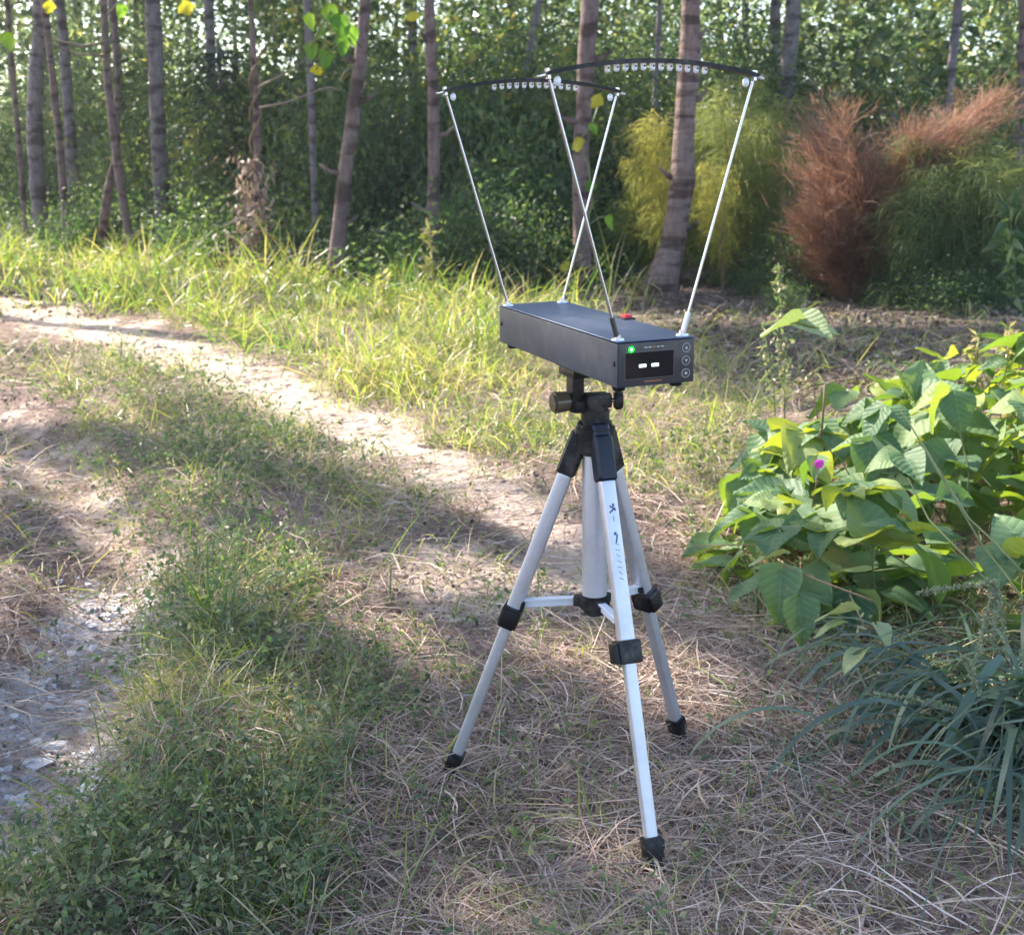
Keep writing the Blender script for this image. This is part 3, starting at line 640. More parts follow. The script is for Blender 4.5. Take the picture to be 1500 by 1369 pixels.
# ------------------------------------------------------------ ground cover
def sample(n, d0, d1, az=.56, pw=0):
    """points on the ground, thinning out with distance"""
    u = rng.random(n)
    d = d0 * (d1 / d0) ** u if pw == 0 else (d0 ** pw + u * (d1 ** pw - d0 ** pw)) ** (1 / pw)
    a = rng.uniform(-az, az, n)
    return np.sin(a) * d, np.cos(a) * d
def zone(x, y):
    jx = x + .06 * wav(x, y, 10, 3) + rng.normal(size=x.shape) * .02 * np.sqrt(y); jy = y + .06 * wav(x, y, 9, 4) * np.clip(y / 1.5, 1, 3) + rng.normal(size=x.shape) * .02 * y
    wr = np.clip(jy * .041, .08, .32)
    rut = (segdist(jx, jy, RUT_R) < wr) & (jx < .4)
    rl = segdist(jx, jy, RUT_L) < .11
    return dict(rut=rut, rl=rl, green=inpoly(jx, jy, P_GREEN), band=inpoly(jx, jy, P_BAND) & ~rut, s2=inpoly(jx, jy, P_SAND2), s3=inpoly(jx, jy, P_SAND3), dark=inpoly(jx, jy, P_DARK) & ~inpoly(jx, jy, P_BAND), vine=inpoly(jx, jy, P_VINE))
P_VINE = gpoly([(1040, 850), (1120, 780), (1200, 690), (1900, 600), (2400, 900), (2000, 1250), (1420, 1200), (1250, 1000), (1100, 940)])
def keep(x, y, wts, default):
    z = zone(x, y); w = np.full(x.shape, float(default))
    for k in ('dark', 'vine', 'green', 'band', 's2', 's3', 'rut', 'rl'):
        if k in wts: w[z[k]] = wts[k]
    return rng.random(len(x)) < w
def P3(x, y, dz=0.0): return np.stack([x, y, gh(x, y) + dz], 1)
# dry straw lying about
x, y = sample(240000, .95, 9)
k = keep(x, y, dict(green=.62, band=.4, rut=.26, s2=.8, s3=.85, rl=.5, dark=.25, vine=.5), .95)
k &= rng.random(len(x)) < np.clip(.62 + .7 * wav(x, y, 7, 5), .08, 1)
x, y = x[k], y[k]; n = len(x); sc = np.clip(y / 1.8, .8, 3) ** .55
flat = rng.random(n) < np.where(zone(x, y)['green'], .55, .82)
q = strands(P3(x, y, rng.uniform(.001, .014, n)), rng.uniform(0, 6.28, n), np.where(flat, rng.normal(size=n) * .14, rng.uniform(.2, .9, n)), rng.normal(size=n) * .7, np.where(flat, -.15 * rng.random(n), -1.2), rng.gamma(3, .026, n) * sc, (.0008 + .0021 * rng.random(n) ** 2.4) * sc * 1.1, 3, tint=np.clip(rng.beta(2, 2, n) + .15 * wav(x, y, 5, 2), 0, 1))
link('dry_straw', meshfast('dry_straw', q[0], q[1], M_STRAW, q[2]), kind='stuff', label='dry straw and dead grass strewn over the soil round the tripod')
nb_ = 2600; x, y = sample(nb_ * 2, .95, 4); k = keep(x, y, dict(green=.15, band=.1, rut=.05, rl=.1), .6) & (rng.random(len(x)) < np.where((x > .3), 1, .35)); x, y = x[k], y[k]; n = len(x)
q = strands(P3(x, y, rng.uniform(.004, .018, n)), rng.uniform(0, 6.28, n), rng.normal(size=n) * .12, rng.normal(size=n) * .6, -.2 * rng.random(n), rng.uniform(.06, .2, n), rng.uniform(.002, .0045, n), 4, roll=rng.normal(size=n) * .3, tint=rng.uniform(.55, 1, n))
link('dry_grass_blades', meshfast('dry_grass_blades', q[0], q[1], M_STRAW, q[2]), kind='stuff', label='pale wide dead grass blades matted over the straw')
# crumbled litter of tiny bits
x, y = sample(60000, .95, 7)
k = keep(x, y, dict(rut=.03, rl=.3, green=.3, band=.2), .7); x, y = x[k], y[k]; n = len(x)
v, t_, a = leaves(P3(x, y, .002), rng.uniform(.003, .011, n) * np.clip(y / 1.8, .8, 2.5), upb=1.5, aspect=.6)
link('crumbled_litter', meshfast('crumbled_litter', v, t_, M_LITTER, a), kind='stuff', label='crumbled dead leaves and plant bits on the soil')
# creeping weeds: short wiry stems with small leaves
x, y = sample(36000, .95, 7.5)
k = keep(x, y, dict(green=1, band=.35, rut=.02, rl=.06, s2=.08, s3=.08, dark=.3, vine=.3), .15)
k &= rng.random(len(x)) < np.clip(.62 + .95 * wav(x, y, 6, 4), .06, 1)
x, y = x[k], y[k]; n = len(x); sc = np.clip(y / 1.8, .8, 3) ** .4
ins = zone(x, y)['green']
L = rng.uniform(.03, .13, n) * np.where(ins, 1.2, .6) * sc * np.clip(1 + .75 * wav(x, y, 5, 2), .45, 1.9); az = rng.uniform(0, 6.28, n); el = rng.uniform(.2, 1.35, n); ti = np.clip(rng.random(n) * .7 + .3 * (wav(x, y, 4, 1) * .5 + .5), 0, 1)
q = strands(P3(x, y), az, el, rng.normal(size=n) * .8, rng.normal(size=n) * .5 - .3, L, .0016 * sc, 3, tint=ti * .8 + .1)
parts = [q[:3]]
m = 7
i2 = np.repeat(np.arange(n), m); fr = rng.uniform(.25, 1.05, len(i2))[:, None]
B = P3(x, y)[i2] * (1 - fr) + q[3][i2] * fr + rng.normal(size=(len(i2), 3)) * .003
v, t_, a = leaves(B, rng.uniform(.006, .018, len(i2)) * sc[i2], tint=np.clip(ti[i2] + rng.normal(size=len(i2)) * .15, 0, 1), upb=.9, aspect=.5)
parts.append((v, t_, a)); v, t_, a = cat(parts)
link('creeping_weeds', meshfast('creeping_weeds', v, t_, M_WEED, a), kind='stuff', label='dense small-leaved creeping weeds on the strip between the ruts')
# fine short grass through the weeds
x, y = sample(80000, .95, 8)
k = keep(x, y, dict(green=.9, band=.5, rut=.05, rl=.06, s2=.15, s3=.1, dark=.3, vine=.4), .17)
k &= rng.random(len(x)) < np.clip(.6 + .7 * wav(x, y, 4.5, 3), .1, 1)
x, y = x[k], y[k]; n = len(x); sc = np.clip(y / 1.8, .8, 3) ** .5
q = strands(P3(x, y), rng.uniform(0, 6.28, n), rng.uniform(.3, 1.4, n), rng.normal(size=n) * .5, -rng.uniform(.2, 1.8, n), rng.uniform(.03, .15, n) * sc, rng.uniform(.0012, .0034, n) * sc, 3, tint=np.clip(rng.random(n) ** 1.05 + .05, 0, 1))
link('short_grass', meshfast('short_grass', q[0], q[1], M_GRASS, q[2]), kind='stuff', label='short mixed green and yellowing grass')
# tall sunlit verge grass
x, y = sample(120000, 3.0, 26, .56)
k = keep(x, y, dict(band=1), 0) & (rng.random(len(x)) < np.clip(.6 + .8 * wav(x, y, 3.2, 2), .08, 1))
far = rng.random(len(x)) < .10 * ((y > 8) & (y < 13))
k |= far & (x < 1)
x, y = x[k], y[k]; n = len(x); sc = np.clip(y / 4, .8, 2.4)
hh = np.clip(.6 + .6 * wav(x, y, 2.4, 4), .22, 1.35) * np.clip((y - 2.8) / 1.6, .45, 1)
q = strands(P3(x, y), rng.uniform(0, 6.28, n), rng.uniform(.9, 1.5, n), rng.normal(size=n) * .4, -rng.gamma(2.4, .6, n), rng.uniform(.12, .42, n) * hh * np.clip(y / 5, .8, 1.9), rng.uniform(.0026, .0062, n) * sc, 4, tint=np.clip(rng.beta(1.2, 1.5, n) + .2 * wav(x, y, 1.5, 5), 0, 1))
link('verge_grass', meshfast('verge_grass', q[0], q[1], M_GRASS, q[2]), kind='stuff', label='tall sunlit yellow-green grass along the far side of the track')
# leaf litter and twigs on forest floor
x, y = sample(26000, 4.5, 22)
k = keep(x, y, dict(dark=1), 0) | ((y > 8) & (rng.random(len(x)) < .8)); x, y = x[k], y[k]; n = len(x)
v, t_, a = leaves(P3(x, y, .01), rng.uniform(.02, .055, n), upb=1.0, aspect=.7)
q = strands(P3(x[::3], y[::3], .01), rng.uniform(0, 6.28, len(x[::3])), rng.normal(size=len(x[::3])) * .2 + .1, rng.normal(size=len(x[::3])) * .5, np.zeros(len(x[::3])), rng.uniform(.1, .4, len(x[::3])), np.full(len(x[::3]), .0045), 3)
v, t_, a = cat([(v, t_, a), q[:3]])
link('forest_litter', meshfast('forest_litter', v, t_, M_LITTER, a), kind='stuff', label='fallen leaves and twigs on the dark forest floor')
M_CLOD = plain('soil_clod', (.36, .29, .26), .95, noise_amt=.4, nscale=25)
def clods():
    bm = bmesh.new(); bmesh.ops.create_icosphere(bm, subdivisions=1, radius=1); v0 = np.array([tuple(v.co) for v in bm.verts]); f0 = np.array([[v.index for v in f.verts] for f in bm.faces]); bm.free()
    x, y = sample(26000, .95, 9); k = keep(x, y, dict(rut=.9, rl=1, s2=.6, s3=.6, green=.02, band=.02, dark=.2), .12); x, y = x[k], y[k]; n = len(x)
    rs = (rng.gamma(1.4, .0016, n) + .0008) * np.clip(y / 2, .8, 2.5)
    V = v0[None] * (1 + .28 * rng.normal(size=(n, len(v0), 1))) * rs[:, None, None] * np.array([1.2, 1, .6]) + P3(x, y)[:, None]
    T = np.arange(n)[:, None, None] * len(v0) + f0[None]
    link('soil_clods', meshfast('soil_clods', V.reshape(-1, 3), T.reshape(-1, 3), M_CLOD), kind='stuff', label='crumbled clods of sandy soil in the wheel ruts')
clods()
# pebbles and rubble in the left rut
def stone_mesh(seed, mat=M_STONE):
    bm = bmesh.new(); bmesh.ops.create_icosphere(bm, subdivisions=2, radius=1)
    for v in bm.verts:
        f = .75 + .5 * mnoise.noise(v.co * 1.1 + Vector((seed * 7.1, 0, 0))) ; v.co *= f
        v.co.z *= .5
    me = bpy.data.meshes.new('stone'); bm.to_mesh(me); bm.free(); me.materials.append(mat); return me
ico = bmesh.new(); bmesh.ops.create_icosphere(ico, subdivisions=1, radius=1)
iv = np.array([tuple(v.co) for v in ico.verts]); it = np.array([[v.index for v in f.verts] for f in ico.faces]); ico.free()
n = 900; i = rng.integers(0, 400, n)
ss = rng.random(n); a0 = np.array([at(*p)[:2] for p in [(200, 790), (175, 850), (150, 900), (110, 980), (60, 1060), (0, 1150)]])
px_ = np.interp(ss * 5, np.arange(6), a0[:, 0]) + rng.normal(size=n) * .07; py_ = np.interp(ss * 5, np.arange(6), a0[:, 1]) + rng.normal(size=n) * .08
rs = rng.gamma(1.3, .0030, n) + .0012
V = (iv[None] * (1 + .25 * rng.normal(size=(n, len(iv), 1))) * rs[:, None, None] * np.array([1, 1, .6]) + P3(px_, py_, -.001)[:, None]).reshape(-1, 3)
Tt = (np.arange(n)[:, None, None] * len(iv) + it[None]).reshape(-1, 3)
link('pale_gravel', meshfast('pale_gravel', V, Tt, M_STONE, smooth=False), kind='stuff', label='pale gravel and crumbled rubble in the left wheel rut')
for i, (px, s, lab) in enumerate([((78, 1026), .035, 'largest white broken stone lying in the left wheel rut'), ((24, 1096), .03, 'flat white stone at the left edge below the largest one'), ((172, 822), .02, 'small white stone at the upper end of the rubble'), ((130, 870), .018, 'small grey white stone in the middle of the rubble'), ((215, 838), .016, 'small bluish stone at the grassy side of the rubble'), ((660, 492), .10, 'pale crumpled white clump in the sunlit verge grass')]):
    p = at(*px); o = thing('white_stone', lab, 'stone', (p.x, p.y, gz(p.x, p.y) + s * .2), me=stone_mesh(i)); o.scale = (s, s * .6, s * .6); o.rotation_euler.z = i * 1.3

# ------------------------------------------------------------ individual tufts
def tuft(label, x, y, n, L, Wd, mat, spread=.02, el=(.8, 1.5), cur=(.3, 1.6), name='grass_tuft', group=None, tint=None, k=6):
    o = thing(name, label, 'grass', (x, y, gz(x, y)), group)
    for i in range(n):
        p = np.array([[random.gauss(0, spread), random.gauss(0, spread), 0.]])
        q = strands(p, np.array([random.uniform(0, 6.28)]), np.array([random.uniform(*el)]), np.array([random.gauss(0, .3)]), -np.array([random.uniform(*cur)]), np.array([random.uniform(.55, 1) * L]), np.array([random.uniform(.7, 1.1) * Wd]), k, roll=np.array([random.gauss(0, .4)]), tint=np.array([random.random() if tint is None else random.uniform(*tint)]))
        link('blade', meshfast('blade', q[0], q[1], mat, q[2], True), o)
    return o
p = at(312, 925); tuft('tall fresh green grass tuft standing in the middle of the weedy strip', p.x, p.y, 34, .20, .0045, M_TUFT, .012, (.7, 1.5), (0, .9))
for px, n_, L, lab in [((610, 545), 16, .2, 'dark green tuft at the foot of the sunlit verge left of the chronograph'), ((205, 455), 14, .35, 'bright tuft standing at the bend of the sandy rut'), ((395, 440), 16, .36, 'yellow-green tuft at the near side of the vine wrapped snag'), ((700, 470), 18, .34, 'tall bright tuft just left of the chronograph box'), ((560, 470), 16, .34, 'bright tuft in the middle of the sunlit verge'), ((1040, 640), 16, .22, 'green tuft beside the bean vine, right of the chronograph'), ((1060, 800), 14, .14, 'short sunlit tuft at the left tip of the bean vine'), ((100, 375), 14, .5, 'tall green tuft at the far left of the verge'), ((300, 455), 14, .36, 'leafy tuft where the verge grass turns yellow')]:
    p = at(*px); tuft(lab, p.x, p.y, n_, L, .0035 * p.y ** .6, M_GRASS, .03, tint=(.2, .7), k=5)
for px, lab in [((250, 1320), 'leafy seedling at the bottom left in front of the dark hollow'), ((770, 1255), 'tiny yellow-green seedling between the two front tripod feet'), ((560, 960), 'pale green seedling patch left of the tripod'), ((150, 1290), 'bushy seedling at the bottom left corner'), ((60, 1330), 'dark leafy seedling in the bottom left corner'), ((850, 1090), 'small seedling between the tripod legs')]:
    p = at(*px); o = thing('seedling', lab, 'plant', (p.x, p.y, gz(p.x, p.y)))
    n = 50 if px[0] < 300 else 26; R = .035 if px[0] < 300 else .018
    Pp = rng.normal(size=(n, 3)) * R; Pp[:, 2] = np.abs(Pp[:, 2]) * 1.2 + .004
    v, t_, a = leaves(Pp, rng.uniform(.012, .024, n), tint=rng.uniform(.4, .9, n), upb=1, aspect=.45); link('leaves', meshfast('leaves', v, t_, M_WEED, a), o, kind='stuff')
    q = strands(np.zeros((8, 3)), rng.uniform(0, 6.28, 8), rng.uniform(.6, 1.4, 8), np.zeros(8), -.3 * np.ones(8), np.full(8, R * 2), np.full(8, .002), 3); link('stems', meshfast('stems', q[0], q[1], M_TUFT, q[2]), o)

# twigs lying by the tripod
def gtwig(label, px, r, z=.012, mat=M_TWIG, side=None):
    P = [at(*p_) for p_ in px]
    for i, p_ in enumerate(P): p_.z = gz(p_.x, p_.y) + z + (.01 * math.sin(i * 2))
    v, t = tubeVT(P, np.linspace(r, r * .5, len(P)), 6)
    o = thing('dry_twig', label, 'twig', P[0]); 
    link('stem', meshfast('stem', v - np.array(tuple(P[0])), t, mat, smooth=True), o)
    for s_ in (side or []):
        Q = [at(*p_) for p_ in s_]
        for p_ in Q: p_.z = gz(p_.x, p_.y) + z + .012
        v, t = tubeVT(Q, np.linspace(r * .7, r * .3, len(Q)), 5); link('side_branch', meshfast('side_branch', v - np.array(tuple(P[0])), t, mat, smooth=True), o)
gtwig('forked dry twig lying left of the left tripod foot', [(655, 1080), (640, 1020), (600, 985)], .0022, .03, side=[[(650, 1050), (656, 1020), (660, 1005)]])
gtwig('long brown twig lying behind the left tripod foot', [(700, 1110), (730, 1060), (765, 1010)], .002, .02)
gtwig('long thin dead stem crossing the straw below the left tripod foot', [(420, 1180), (520, 1230), (600, 1240), (660, 1200)], .002, .02)
gtwig('pale dry stem lying in front of the tripod', [(590, 1330), (640, 1240), (700, 1170)], .0018, .02, M_STEM)
gtwig('reddish dead weed stem leaning over the weeds at lower left', [(120, 1225), (160, 1190), (225, 1128)], .0022, .05, M_STEMB)
gtwig('pale bent straw stalk lying right of the rear tripod foot', [(1020, 985), (1060, 1020), (1092, 1062)], .003, .01, mat=M_STRAW if False else M_STEM)
gtwig('long bleached stalk in the straw at bottom right', [(1080, 1120), (1180, 1210), (1300, 1260), (1420, 1310)], .0022, .02, M_TWIG)
gtwig('bleached stalk bending across the bottom of the straw', [(700, 1345), (850, 1300), (1010, 1270)], .0018, .02, M_TWIG)

# ------------------------------------------------------------ bean vine
vp = at(1260, 930)
vine = thing('bean_vine', 'sprawling bean vine with large broad leaves heaped right of the tripod', 'vine', (vp.x, vp.y, gz(vp.x, vp.y)))
VL = [broadleaf_mesh('leaf', M_VINE, w, False, 7, 3, bnd, fo, sd) for w, bnd, fo, sd in [(.42, .15, .3, 1), (.46, .3, .15, 2), (.38, .1, .45, 3), (.44, .4, .25, 4), (.4, .25, .6, 5), (.47, .05, .2, 6)]]
VP = broadleaf_mesh('leaf', M_VINEPALE, .4, False, 7, 3, .2, .3, 9)
def veins(m):
    t = m.node_tree; L = t.links; b = t.nodes['Principled BSDF']
    tc = t.nodes.new('ShaderNodeTexCoord'); sp = t.nodes.new('ShaderNodeSeparateXYZ'); L.new(tc.outputs['Object'], sp.inputs[0])
    def M(op, a, c=None):
        n_ = t.nodes.new('ShaderNodeMath'); n_.operation = op
        for i_, v_ in enumerate((a, c)):
            if v_ is None: continue
            if hasattr(v_, 'links'): L.new(v_, n_.inputs[i_])
            else: n_.inputs[i_].default_value = v_
        return n_.outputs[0]
    ax = M('ABSOLUTE', sp.outputs[0]); u = M('SUBTRACT', sp.outputs[1], M('MULTIPLY', ax, .75)); fr = M('ABSOLUTE', M('SUBTRACT', M('FRACT', M('MULTIPLY', u, 6.5)), .5))
    side = M('LESS_THAN', fr, .055); mid = M('LESS_THAN', ax, .012); vn = M('MAXIMUM', side, mid)
    mx = t.nodes.new('ShaderNodeMix'); mx.data_type = 'RGBA'; src = b.inputs['Base Color'].links[0].from_socket
    L.new(M('MULTIPLY', vn, .38), mx.inputs[0]); L.new(src, mx.inputs[6]); mx.inputs[7].default_value = (.34, .42, .2, 1)
    nz = t.nodes.new('ShaderNodeTexNoise'); nz.inputs['Scale'].default_value = 7; L.new(tc.outputs['Object'], nz.inputs['Vector'])
    rp = ramp(t, [(.66, (0, 0, 0)), (.72, (1, 1, 1))], nz.outputs[0]); m2 = t.nodes.new('ShaderNodeMix'); m2.data_type = 'RGBA'; L.new(M('MULTIPLY', rp.outputs[0], .7), m2.inputs[0]); L.new(mx.outputs[2], m2.inputs[6]); m2.inputs[7].default_value = (.3, .22, .1, 1)
    L.new(m2.outputs[2], b.inputs['Base Color'])
    bp = b.inputs['Normal'].links[0].from_node; L.new(M('SUBTRACT', M('MULTIPLY', fr, 1.0), M('MULTIPLY', mid, .5)), bp.inputs['Height']); bp.inputs['Strength'].default_value = .35; bp.inputs['Distance'].default_value = .006
veins(M_VINE); veins(M_VINEPALE)
def heap(x, y):
    # height of the vine heap
    r = math.hypot((x - 1.46) / (1.06 - .12 * max(0, y - 2.3)), (y - 2.56) / .96)
    return max(0, 1 - r * r) ** .55 * .36 + .035 * math.sin(x * 9 + y * 7)
def leaf_at(p, size, az, tilt, rollv, me=None, label=None):
    o = link('leaf', me or random.choice(VL), vine)
    d = Vector((math.cos(az) * math.cos(tilt), math.sin(az) * math.cos(tilt), -math.sin(tilt)))
    nrm = Vector((math.cos(az) * math.sin(tilt), math.sin(az) * math.sin(tilt), math.cos(tilt)))
    s = d.cross(nrm)
    R = Matrix((s, d, nrm)).transposed()
    R = R @ Matrix.Rotation(rollv, 3, 'Y')
    o.matrix_local = Matrix.Translation(p - vine.location) @ R.to_4x4() @ Matrix.Scale(size, 4)
    if label: o['label'] = label
    return o
cnt = 0
stems = []
for tries in range(5000):
    if cnt > 280: break
    x = random.uniform(.50, 1.7); y = random.uniform(1.7, 3.45)
    h = heap(x, y)
    if h < .045 or x > y * .46 + .03: continue
    z = h * random.uniform(.68, 1.2) if random.random() < .8 else h * random.uniform(.15, .8)
    out = math.atan2((y - 2.75) / .8, (x - 1.42))
    az0 = out + random.gauss(0, .9)
    tilt = random.gauss(.22, .38) + (.5 if h < .15 else 0)
    p = Vector((x, y, z + .01))
    sz = random.uniform(.06, .135)
    for da, k_ in ((0, 1.0), (1.5, .85), (-1.5, .85)):
        leaf_at(p + Vector((math.cos(az0 + da), math.sin(az0 + da), 0)) * .012 + Vector((0, 0, random.uniform(0, .01))), sz * k_ * random.uniform(.85, 1.1), az0 + da + random.gauss(0, .25), tilt + random.gauss(0, .3), random.gauss(0, .4)); cnt += 1
    stems.append(p)
def stemobj(parent, P, r, mat=M_STEM, name='stem'):
    v, t = tubeVT([Vector(p_) - parent.location for p_ in P], np.linspace(r, r * .6, len(P)), 6); return link(name, meshfast(name, v, t, mat, smooth=True), parent)
for p in stems[::2]:
    g = Vector((p.x + random.gauss(0, .08), p.y + random.gauss(0, .08), 0))
    stemobj(vine, [g, (g + p) / 2 + Vector((random.gauss(0, .03), random.gauss(0, .03), .03)), p], .0022)
# leaves deep in the heap, too hidden to pick out singly
hv = []; lo_ = np.array([v_.co[:] for v_ in VL[0].vertices]); lt = np.array([[q_ for q_ in f_.vertices] for f_ in VL[0].polygons])
while len(hv) < 420:
    x = random.uniform(.45, 2.6); y = random.uniform(1.98, 3.5); h = heap(x, y)
    if h < .04: continue
    inside = x < y * .46 + .03
    z = h * (random.uniform(.1, .7) if inside else random.uniform(.5, 1)); m_ = Matrix.Translation(Vector((x, y, z)) - vine.location) @ Matrix.Rotation(random.uniform(0, 6.28), 4, 'Z') @ Matrix.Rotation(random.gauss(-.3, .4), 4, 'X') @ Matrix.Rotation(random.gauss(0, .3), 4, 'Y') @ Matrix.Scale(random.uniform(.07, .13), 4)
    hv.append(lo_ @ np.array(m_)[:3, :3].T + np.array(m_)[:3, 3])
link('hidden_leaves', meshfast('hidden_leaves', np.concatenate(hv), (np.arange(len(hv))[:, None, None] * len(lo_) + lt[None]).reshape(-1, 4), M_VINE, smooth=True), vine, kind='stuff')
# leaves the photograph shows singly
def pl_leaf(px, d, size, az, tilt, roll=0, me=None, label=None):
    p = ray(px[0], px[1], d); leaf_at(p, size, az, tilt, roll, me, label); return p
pl_leaf((1252, 893), 1.72, .062, PI * .95, .15, .5, VP, 'pale cream green leaf'); pl_leaf((1235, 912), 1.70, .05, PI * 1.0, .3, .2, VP)
pl_leaf((1265, 952), 1.66, .055, PI * 1.2, .35, .3, VP, 'pale cream green leaf'); pl_leaf((1285, 915), 1.7, .045, -PI * .4, .5, -.3, VP)
pl_leaf((1145, 835), 2.0, .095, PI * 1.4, .9); pl_leaf((1115, 850), 2.05, .075, PI * .98, .6); pl_leaf((1170, 880), 1.95, .08, PI * 1.5, 1.0); pl_leaf((1150, 810), 2.1, .07, PI * .95, .2, .2, VP)
stemobj(vine, [ray(1300, 930, 1.7), ray(1265, 915, 1.72), ray(1245, 870, 1.8)], .0018, M_STEMB)
stemobj(vine, [ray(1330, 960, 1.68), ray(1290, 945, 1.68), ray(1265, 950, 1.66)], .0018, M_STEM)
stemobj(vine, [ray(1400, 850, 2.1), ray(1330, 830, 2.15), ray(1250, 840, 2.2)], .002)
stemobj(vine, [ray(1280, 880, 1.85), ray(1200, 850, 1.95), ray(1148, 828, 2.0)], .002, M_STEMB)
stemobj(vine, [ray(1320, 800, 2.2), ray(1180, 795, 2.3), ray(1000, 800, 2.5)], .0018, M_STEMB)
# lone pair of leaves held above
p = ray(1172, 470, 2.8)
for az_, rl in ((PI * 1.0, .5), (-.08, .35), (-PI * .3, .4)): leaf_at(p, .10, az_, .18, rl, VP, 'leaf standing alone above the heap')
stemobj(vine, [ray(1215, 690, 2.75), ray(1195, 600, 2.8), ray(1190, 540, 2.8), p], .0022, M_STEMB)
stemobj(vine, [ray(1203, 640, 2.5), ray(1207, 590, 2.5), ray(1208, 565, 2.5)], .003, M_STEMB, 'flower_stalk')
p = ray(1200, 679, 2.3)
bm = bmesh.new()
for i in range(4):
    m = Matrix.Translation(p - vine.location + Vector((random.gauss(0, .003), random.gauss(0, .002), random.gauss(0, .003)))) @ Matrix.Rotation(i * 1.3, 4, 'Y') @ Matrix.Diagonal((.006, .003, .009, 1)); bmesh.ops.create_icosphere(bm, subdivisions=2, radius=1, matrix=m)
me = bpy.data.meshes.new('flower'); bm.to_mesh(me); bm.free(); me.materials.append(M_FLOWER); link('flower', me, vine, label='small magenta flower')
stemobj(vine, [ray(1190, 740, 2.3), ray(1197, 700, 2.3), p], .0015, M_STEMB)

# weedy stalks beyond the vine
def weed_stalk(label, px0, px1, d, n, mat, size=.02):
    a = ray(px0[0], px0[1], d); a.z = gz(a.x, d); b_ = ray(px1[0], px1[1], d)
    o = thing('weed_stalk', label, 'weed', a)
    stemobj(o, [a, (a + b_) / 2 + Vector((.01, 0, 0)), b_], .0025, M_STEM)
    s = rng.random(n); A = np.array(tuple(a)); B = np.array(tuple(b_))
    P = A + (B - A) * (.25 + .75 * s)[:, None]; az = rng.uniform(0, 6.28, n)
    P += np.stack([np.cos(az), np.sin(az), np.zeros(n)], 1) * rng.uniform(0, .05, n)[:, None] * (1.1 - s)[:, None]
    v, t, aa = leaves(P - A, rng.uniform(.6, 1.2, n) * size, upb=.3, aspect=.35, tint=rng.uniform(.4, 1, n))
    link('leaves', meshfast('leaves', v, t, mat, aa), o)
weed_stalk('pale leafy weed stalk rising above the bean vine, behind its lone leaves', (1150, 640), (1140, 385), 3.6, 170, M_WEED, .026)
weed_stalk('second pale weed stalk leaning left of the lone leaves', (1140, 650), (1118, 470), 3.5, 90, M_WEED, .024)
weed_stalk('leafy shoot with bright round leaves left of the chronograph box', (636, 460), (630, 335), 7.6, 46, M_GRASS, .09)
weed_stalk('shoot with bright leaves beside the straight thin trunk', (575, 460), (560, 400), 7.4, 34, M_GRASS, .08)
weed_stalk('leafy shoot at the top right of the bean vine', (1420, 700), (1432, 490), 3.3, 120, M_GRASS, .04)
weed_stalk('bright weedy shoot at the right edge above the bean vine', (1480, 700), (1478, 480), 3.4, 120, M_GRASS, .045)
weed_stalk('glossy leafed sapling at the right edge under the green plumes', (1490, 520), (1478, 300), 6.4, 60, M_SHRUBB, .14)
for px, d, lab in [((1270, 560), 3.9, 'dry branched seed head standing behind the bean vine'), ((1100, 560), 5.0, 'dry branched seed head right of the chronograph')]:
    a = ray(px[0], px[1] + 60, d); a.z = gz(a.x, d); o = thing('seed_head', lab, 'weed', a); top_ = ray(px[0], px[1], d)
    stemobj(o, [a, top_], .0025, M_TWIG)
    for i in range(7):
        e = top_ + Vector((math.cos(i * .9) * .09, math.sin(i * 2) * .04, .05 + .03 * random.random())); stemobj(o, [top_, (top_ + e) / 2 + Vector((0, 0, .015)), e], .0018, M_TWIG, 'spike')

# ------------------------------------------------------------ blue-green grass clump
gp = at(1500, 1110)
cl = thing('grass_clump', 'broad-bladed blue-green grass clump arching over the straw at lower right', 'grass', (gp.x, gp.y, gz(gp.x, gp.y)))
def blade(parent, P0, az, el, L, Wd, cur, tint, azc=0., k=9, mat=M_BLUE):
    q = strands(np.array([tuple(P0 - parent.location)]), np.array([az]), np.array([el]), np.array([azc]), np.array([-cur]), np.array([L]), np.array([Wd]), k, roll=np.array([random.gauss(0, .35)]), tint=np.array([tint]))
    link('blade', meshfast('blade', q[0], q[1], mat, q[2], True), parent)
for i in range(295):
    b0 = Vector((gp.x + random.gauss(.02, .09), gp.y + random.gauss(.06, .13), 0)); b0.z = gz(b0.x, b0.y)
    az = random.gauss(PI * 1.2, .8) if random.random() < .75 else random.uniform(0, 6.28)
    blade(cl, b0, az, random.uniform(.95, 1.5), random.uniform(.2, .45), random.choice([.003, .005, .008, .011, .014]) * random.uniform(.8, 1.1), random.uniform(2.2, 3.4), min(1, random.random() * .85 + (.15 if random.random() < .2 else 0)), random.gauss(0, .3))
for px, d, az, L, w, cur in [((1468, 960), 1.62, PI * 1.25, .36, .016, 1.3), ((1440, 905), 1.65, PI * .98, .30, .010, 1.2), ((1330, 1000), 1.7, PI * 1.2, .28, .008, 1.0), ((1360, 1080), 1.55, PI * 1.15, .22, .009, .8), ((1500, 1000), 1.6, PI * 1.0, .34, .012, 1.5)]:
    blade(cl, ray(px[0], px[1], d), az, -.1 if L > .3 else .1, L, w, cur, .55)
